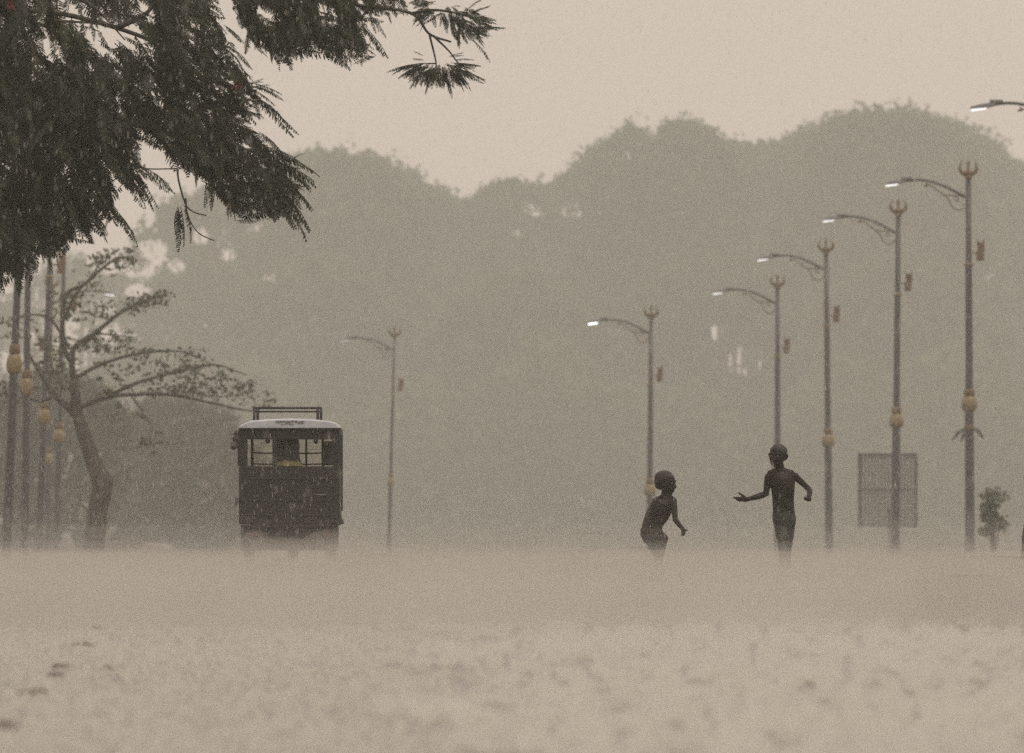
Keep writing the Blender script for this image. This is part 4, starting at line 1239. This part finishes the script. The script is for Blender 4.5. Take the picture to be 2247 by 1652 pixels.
MAIN = [(-60, -60), (470, -60), (495, 30), (488, 66), (520, 100), (515, 133), (545, 149), (545, 186), (570, 205), (560, 216), (585, 250), (550, 262), (548, 285), (578, 319), (621, 345), (655, 360), (668, 395), (660, 425),
        (655, 450), (640, 480), (611, 488), (560, 478), (520, 484), (505, 480), (478, 458), (463, 400), (438, 408), (395, 386), (372, 352), (340, 325), (309, 305), (300, 330), (325, 372), (340, 395), (325, 400), (318, 420), (330, 450), (315, 450), (290, 425), (258, 405),
        (246, 470), (262, 505), (240, 520), (215, 510), (190, 535), (165, 500), (150, 540), (120, 590), (90, 580), (70, 605), (50, 640), (25, 610), (0, 640), (-60, 650)]
CLA = [(495, -60), (840, -60), (900, 0), (895, 30), (870, 42), (822, 40), (780, 45), (810, 78), (828, 110), (840, 128), (800, 130), (764, 142), (725, 130), (700, 118), (672, 122), (640, 150), (601, 130), (560, 115), (540, 90), (515, 40)]
CLB = [(890, -20), (985, 0), (1020, 18), (1060, 26), (1080, 42), (1092, 60), (1082, 82), (1058, 98), (1010, 98), (990, 80), (950, 60), (905, 52)]
CLC = [(870, 152), (905, 138), (930, 134), (958, 140), (990, 140), (1020, 138), (1045, 150), (1055, 168), (1028, 188), (985, 200), (935, 194), (898, 186), (882, 170)]
SKY_GAPS = [[(118, -10), (190, -10), (188, 44), (150, 40), (120, 34)], [(66, 74), (118, 78), (112, 116), (80, 108)], [(265, 58), (330, 66), (322, 94), (262, 84)],
            [(300, 300), (330, 312), (378, 352), (362, 378), (315, 360), (296, 330)], [(345, 262), (362, 262), (362, 275), (347, 275)], [(110, 138), (128, 140), (124, 150), (112, 148)], [(418, 100), (432, 104), (430, 112), (418, 112)], [(172, 62), (262, 66), (300, 84), (250, 98), (180, 88)], [(300, 12), (352, 18), (346, 36), (306, 32)], [(560, 18), (604, 24), (596, 42), (566, 36)], [(690, 6), (740, 20), (735, 36), (700, 24)],
            [(500, 30), (518, 34), (520, 62), (504, 58)], [(60, 20), (84, 24), (80, 40), (62, 36)]]
fr = []          # base, direction, length, roll, variant, weight (bigger: shows more)
def sample(poly, n, ang, spread, ln, dep, w0, gaps=True, solid=True):
    xs = [p[0] for p in poly]; ys_ = [p[1] for p in poly]
    got = 0; tries = 0
    while got < n and tries < n * 60:
        tries += 1
        bx, by = rng.uniform(min(xs), max(xs)), rng.uniform(min(ys_), max(ys_))
        a = ang(bx, by) + rng.normal(0, spread); L_ = rng.uniform(*ln)
        fs = rng.uniform(.55, 1.0)
        tx, ty = bx + math.cos(a) * L_ * fs, by + math.sin(a) * L_ * fs
        mx_, my_ = (bx + tx) / 2, (by + ty) / 2 - 3
        if not inside(poly, np.array([bx, tx, mx_]), np.array([by, ty, my_])).all(): continue
        if gaps and any(inside(g, np.array([bx, tx, mx_, (bx + mx_) / 2, (tx + mx_) / 2]), np.array([by, ty, my_, (by + my_) / 2, (ty + my_) / 2])).any() for g in SKY_GAPS) and rng.random() < .96: continue
        dp = rng.uniform(*dep)
        p0 = P(bx, by, DT, dp); p1 = P(tx, ty, DT, dp + rng.choice([-1, 1]) * L_ / sT * math.sqrt(max(0, 1 - fs * fs)))
        fr.append((p0, p1, rng.normal(0, .5), int(rng.integers(8)), w0 - dp * .2)); got += 1
def ang_main(x, y):
    a = R(48) + R(34) * max(0, min(1, (420 - x) / 420))
    if x > 430: a -= R(14)
    return a
sample(MAIN, 2050, ang_main, .42, (60, 135), (-1.5, 2.2), 0)
sample(MAIN, 800, ang_main, .6, (34, 70), (-1.0, 2.0), 0)
sample(CLA, 480, lambda x, y: R(62), .5, (50, 110), (-1.0, 1.4), 0)
sample(CLA, 160, lambda x, y: R(55), .6, (26, 60), (-1.0, 1.4), 0)
def ang_rad(cx, cy): return lambda x, y: math.atan2(max(y - cy, -8) + 6, x - cx)
sample(CLB, 170, ang_rad(975, 15), .5, (24, 58), (-.4, .4), 1, False)
sample(CLC, 120, ang_rad(965, 128), .35, (26, 62), (-.3, .3), 1, False)
# single fronds that stand out against the sky: base -> tip
TIPS = [((548, 208), (600, 200), 1), ((560, 200), (629, 232), 1), ((565, 222), (645, 294), 1), ((548, 212), (612, 262), 1), ((590, 330), (662, 362), 1), ((600, 350), (695, 406), 1), ((590, 360), (688, 430), 1), ((600, 385), (692, 468), 1),
        ((595, 400), (688, 516), 1), ((580, 420), (652, 512), 1), ((560, 410), (612, 493), 1), ((500, 430), (508, 490), 1), ((540, 420), (560, 484), 1), ((322, 380), (394, 434), 1), ((300, 385), (347, 472), 1), ((270, 380), (330, 466), 1),
        ((245, 450), (300, 530), 1), ((205, 470), (248, 528), 1), ((520, 120), (553, 152), 1), ((500, 70), (538, 106), 1), ((505, 140), (550, 190), 1), ((560, 70), (545, 134), 1), ((610, 80), (602, 142), 1), ((620, 90), (643, 165), 1),
        ((660, 70), (675, 135), 1), ((735, 80), (727, 140), 1), ((745, 90), (766, 156), 1), ((790, 80), (805, 140), 1), ((800, 70), (847, 136), 1), ((815, 50), (830, 90), 1), ((1030, 36), (1090, 42), 1), ((1040, 60), (1105, 62), 1), ((1030, 30), (1070, 14), 1),
        ((1035, 74), (1064, 108), 1), ((1005, 70), (1008, 108), 1), ((925, 40), (905, 60), 1), ((918, 140), (858, 158), 1), ((990, 140), (1056, 146), 1), ((1005, 150), (1066, 174), 1), ((1000, 155), (1034, 200), 1), ((975, 160), (990, 212), 1),
        ((950, 160), (936, 206), 1), ((930, 155), (898, 196), 1), ((925, 145), (874, 172), 1), ((930, 132), (906, 130), 1), ((985, 128), (1018, 124), 1), ((405, 462), (412, 550), 1), ((400, 465), (404, 520), 1), ((170, 490), (180, 546), 1),
        ((110, 540), (124, 598), 1), ((60, 570), (52, 654), 1), ((30, 570), (8, 640), 1), ((80, 560), (76, 612), 1), ((440, 380), (440, 418), 1), ((470, 400), (474, 462), 1), ((610, 250), (580, 262), 0), ((640, 380), (668, 380), 1), ((575, 300), (625, 346), 1)]
for (a, b, on) in TIPS:
    if not on: continue
    for j in range(3):
        o_ = rng.normal(0, 3, 2) * j
        dp = rng.uniform(-1.6, -1.0) if a[0] < 850 else rng.uniform(-.3, .3)
        fr.append((P(a[0] + o_[0], a[1] + o_[1], DT, dp), P(b[0] + o_[0] * 2, b[1] + o_[1] * 2, DT, dp + rng.normal(0, .03)), rng.normal(0, .3), int(rng.integers(8)), 3))
fr.sort(key=lambda t: -t[4])
def frond_matrix(p0, p1, roll, var):
    V, _ = FR[var]
    d = p1 - p0; L_ = d.length
    tipv = Vector(FR[var][0][24]).normalized()    # last rachis ring: where the tip of the mesh lies
    xax = d.normalized()
    side = xax.cross(Vector((0, 0, 1)))
    if side.length < .05: side = Vector((0, 1, 0))
    side.normalize(); up = side.cross(xax)
    m3 = Matrix((xax, -side, up)).transposed()
    # turn the mesh so that base->tip is along the wanted direction while the frond still droops
    al = tipv.rotation_difference(Vector((1, 0, 0))).to_matrix()
    m3 = m3 @ Matrix.Rotation(roll, 3, 'X') @ al
    sc = L_ / Vector(FR[var][0][24]).length
    return Matrix.Translation(p0) @ (m3 * sc).to_4x4()
allV, allQ, off = [], [], 0
toff = Matrix.Translation(-tree.location)
for i, (p0, p1, roll, var, w_) in enumerate(fr):
    mt = toff @ frond_matrix(p0, p1, roll, var)
    if i < 298:
        o = bpy.data.objects.new('frond', FRM[var]); COL.objects.link(o)
        o.parent = tree; o.matrix_local = mt
    else:
        V, Q = FR[var]
        A = np.array(mt)
        allV.append(V @ A[:3, :3].T + A[:3, 3]); allQ.append(Q + off); off += len(V)
fo = obj_from_arrays('foliage', np.vstack(allV), np.vstack(allQ), M['frond'], tree)
tag(fo, kind='stuff')
# red flowers still on the tree
for px, py in ((38, 26), (44, 30), (524, 206), (532, 202)):
    bm = bmesh.new(); c = P(px, py, DT, -1.7)
    for k in range(5):
        a = k * 1.257 + px
        d = Vector((math.cos(a), -.4, math.sin(a))).normalized()
        t2 = d.cross(Vector((0, 1, 0))).normalized() * .012
        q = [bm.verts.new(c), bm.verts.new(c + d * .025 + t2), bm.verts.new(c + d * .045 + Vector((0, -.008, 0))), bm.verts.new(c + d * .025 - t2)]
        bm.faces.new(q)
    bmesh.ops.solidify(bm, geom=bm.faces[:], thickness=.002)
    obj_from_bm('flower', bm, M['flower'], tree)

# ------------------------------------------------------------------ wet litter on the near road
def litter(px, py, wpx, label, seed):
    Dl = F * CZ / (py - HY)
    c = Vector(((px - CX) / F * Dl, Dl, 0.0)); w_ = wpx / F * Dl
    r_ = np.random.default_rng(seed)
    n = 30
    ang = r_.uniform(0, 6.28, n); rad = np.sqrt(r_.random(n)) * w_ * .5
    V, Q = [], []
    for k in range(n):
        hgt = (1 - rad[k] / (w_ * .5)) * .018 + .004 + r_.random() * .01
        p = np.array([c.x + math.cos(ang[k]) * rad[k], c.y + math.sin(ang[k]) * rad[k] * 3.5, hgt])
        a = r_.uniform(0, 6.28); d = np.array([math.cos(a), math.sin(a), r_.normal(0, .25)]) * w_ * .17
        b = np.array([-math.sin(a), math.cos(a), r_.normal(0, .3)]) * w_ * .08
        k0 = len(V); V += [p - d, p + b + [0, 0, .004], p + d, p - b]; Q.append((k0, k0 + 1, k0 + 2, k0 + 3))
    o = obj_from_arrays('leaf_litter', V, Q, M['litter'])
    tag(o, label, 'leaf litter', 'dark litter lying on the flooded road')
LITTER = [(8, 1604, 74, 'dark litter patch cut off by the lower left edge of the picture'), (74, 1527, 62, 'wide reddish litter patch, second from the lower left corner'), (122, 1490, 50, 'dark litter patch just below the one in the middle of the diagonal row'),
          (138, 1470, 52, 'dark litter patch in the middle of the diagonal row'), (180, 1421, 44, 'dark litter patch, second from the far end of the diagonal row'), (212, 1384, 38, 'reddish litter patch, smallest at the far end of the diagonal row'), (236, 1474, 28, 'faint litter patch right of the diagonal row')]
for i, a in enumerate(LITTER): litter(*a, i)

# ------------------------------------------------------------------ rain and splashes (geometry nodes instances)
def scatter(name, pts, scale, protos, label, cat, rot_z=True):
    me = bpy.data.meshes.new(name)
    pts = np.asarray(pts, np.float32)
    me.vertices.add(len(pts)); me.vertices.foreach_set('co', pts.ravel())
    at = me.attributes.new('size', 'FLOAT', 'POINT'); at.data.foreach_set('value', np.asarray(scale, np.float32))
    o = bpy.data.objects.new(name, me); COL.objects.link(o)
    tag(o, label, cat, kind='stuff')
    c = bpy.data.collections.new(name + '_shapes')
    for p in protos: c.objects.link(p)
    ng = bpy.data.node_groups.new(name, 'GeometryNodeTree')
    ng.interface.new_socket('Geometry', in_out='INPUT', socket_type='NodeSocketGeometry')
    ng.interface.new_socket('Geometry', in_out='OUTPUT', socket_type='NodeSocketGeometry')
    N, L = ng.nodes, ng.links
    gi, go = N.new('NodeGroupInput'), N.new('NodeGroupOutput')
    ip = N.new('GeometryNodeInstanceOnPoints'); ci = N.new('GeometryNodeCollectionInfo')
    ci.inputs['Collection'].default_value = c
    ci.inputs['Separate Children'].default_value = True; ci.inputs['Reset Children'].default_value = True
    ip.inputs['Pick Instance'].default_value = True
    ri = N.new('FunctionNodeRandomValue'); ri.data_type = 'INT'
    ri.inputs['Min'].default_value if False else None
    for sck in ri.inputs:
        if sck.type == 'INT' and sck.name == 'Min': sck.default_value = 0
        if sck.type == 'INT' and sck.name == 'Max': sck.default_value = len(protos) - 1
    na = N.new('GeometryNodeInputNamedAttribute'); na.data_type = 'FLOAT'; na.inputs['Name'].default_value = 'size'
    rv = N.new('FunctionNodeRandomValue'); rv.data_type = 'FLOAT_VECTOR'
    rv.inputs[0].default_value = (-.06, -.06, 0); rv.inputs[1].default_value = (.06, .06, 6.28)
    L.new(gi.outputs[0], ip.inputs['Points']); L.new(ci.outputs[0], ip.inputs['Instance'])
    L.new([q for q in ri.outputs if q.type == 'INT'][0], ip.inputs['Instance Index'])
    L.new(na.outputs[0], ip.inputs['Scale']); L.new(rv.outputs[0], ip.inputs['Rotation'])
    L.new(ip.outputs[0], go.inputs[0])
    md = o.modifiers.new('Scatter', 'NODES'); md.node_group = ng
    return o

def proto(name, bm, mat):
    me = bpy.data.meshes.new(name); bm.to_mesh(me); bm.free(); me.materials.append(mat)
    return bpy.data.objects.new(name, me)
dp = []
for k, (ln, w_) in enumerate(((.036, .0022), (.026, .0019), (.016, .0026))):
    bm = bmesh.new()
    bm_tube(bm, [(0, 0, -ln / 2), (0, 0, -ln * .3), (0, 0, ln * .1), (0, 0, ln / 2)], [w_ * .2, w_ * .55, w_ * .45, w_ * .05], 5)
    dp.append(proto('rain_drop_%d' % k, bm, M['rain']))
def frustum_points(n, y0, y1, margin=1.25, pw=3.0):
    Y = (rng.random(n) * (y1 ** pw - y0 ** pw) + y0 ** pw) ** (1 / pw)
    X_ = (rng.random(n) * 2 - 1) * (1123.5 / F * Y) * margin
    Z_ = CZ + (HY - rng.uniform(-120, 1300, n)) / F * Y
    p = np.stack([X_, Y, Z_], 1)
    return p[p[:, 2] > .02]
pr = np.vstack([frustum_points(4500, 40, 112, 1.3, 2.4), frustum_points(90000, 112, 300, 1.12, 2.6)])
scatter('rain', pr, rng.uniform(.7, 1.5, len(pr)), dp, 'fine slanting drops of heavy rain in the air', 'rain')

sp_ = []
for k in range(4):
    r_ = random.Random(20 + k); bm = bmesh.new()
    for q in range(9):
        a = q * .7 + r_.uniform(-.2, .2); h = r_.uniform(.4, 1.0); ou = r_.uniform(.25, .55)
        bm_tube(bm, [(math.cos(a) * .26, math.sin(a) * .26, -.02), (math.cos(a) * (.26 + ou * .4), math.sin(a) * (.26 + ou * .4), h * .55), (math.cos(a) * (.26 + ou), math.sin(a) * (.26 + ou), h)], [.14, .08, .03], 4)
    for q in range(7):
        a = r_.uniform(0, 6.28); d = r_.uniform(.1, .9)
        bmesh.ops.create_icosphere(bm, subdivisions=1, radius=r_.uniform(.05, .1), matrix=Matrix.Translation((math.cos(a) * d, math.sin(a) * d, r_.uniform(.7, 1.6))))
    sp_.append(proto('splash_%d' % k, bm, M['splash']))
n = 72000
Y = rng.uniform(30, 100, n)
X_ = rng.uniform(-1, 1, n) * (1123.5 / F * Y) * 1.3
# heavier splashing on the right half of the road, a smooth sheet of water on the left
u = (X_ / Y * F + CX) / 2247
wob = .06 * np.sin(Y * .35) + .04 * np.sin(Y * .9 + 2)
keep = rng.random(n) < np.where(u + wob > .42, .72, 1.0) * np.clip((100 - Y) / 22, 0, 1)
# drops fall in gusts: denser and barer patches a hand wide
cx_ = np.floor(X_ / Y * 50 / .045 + 500).astype(int)
cy_ = np.floor(80 - 2300 / Y * .57 + (cx_ * 7919 % 13) / 13).astype(int)      # deep enough to be seen at this grazing angle
gust = np.random.default_rng(3).random((1400, 120))[cx_, cy_]
keep &= (gust > .37) | (rng.random(n) < np.clip(.02 + (.46 - u - wob) * 6, .02, .75))
sz = np.where(u + wob > .45, rng.uniform(.016, .044, n), rng.uniform(.006, .02, n))
scatter('rain_splashes', np.stack([X_, Y, np.full(n, .0)], 1)[keep], sz[keep], sp_, 'pale crowns of rain splashing on the flooded near road', 'splashes')
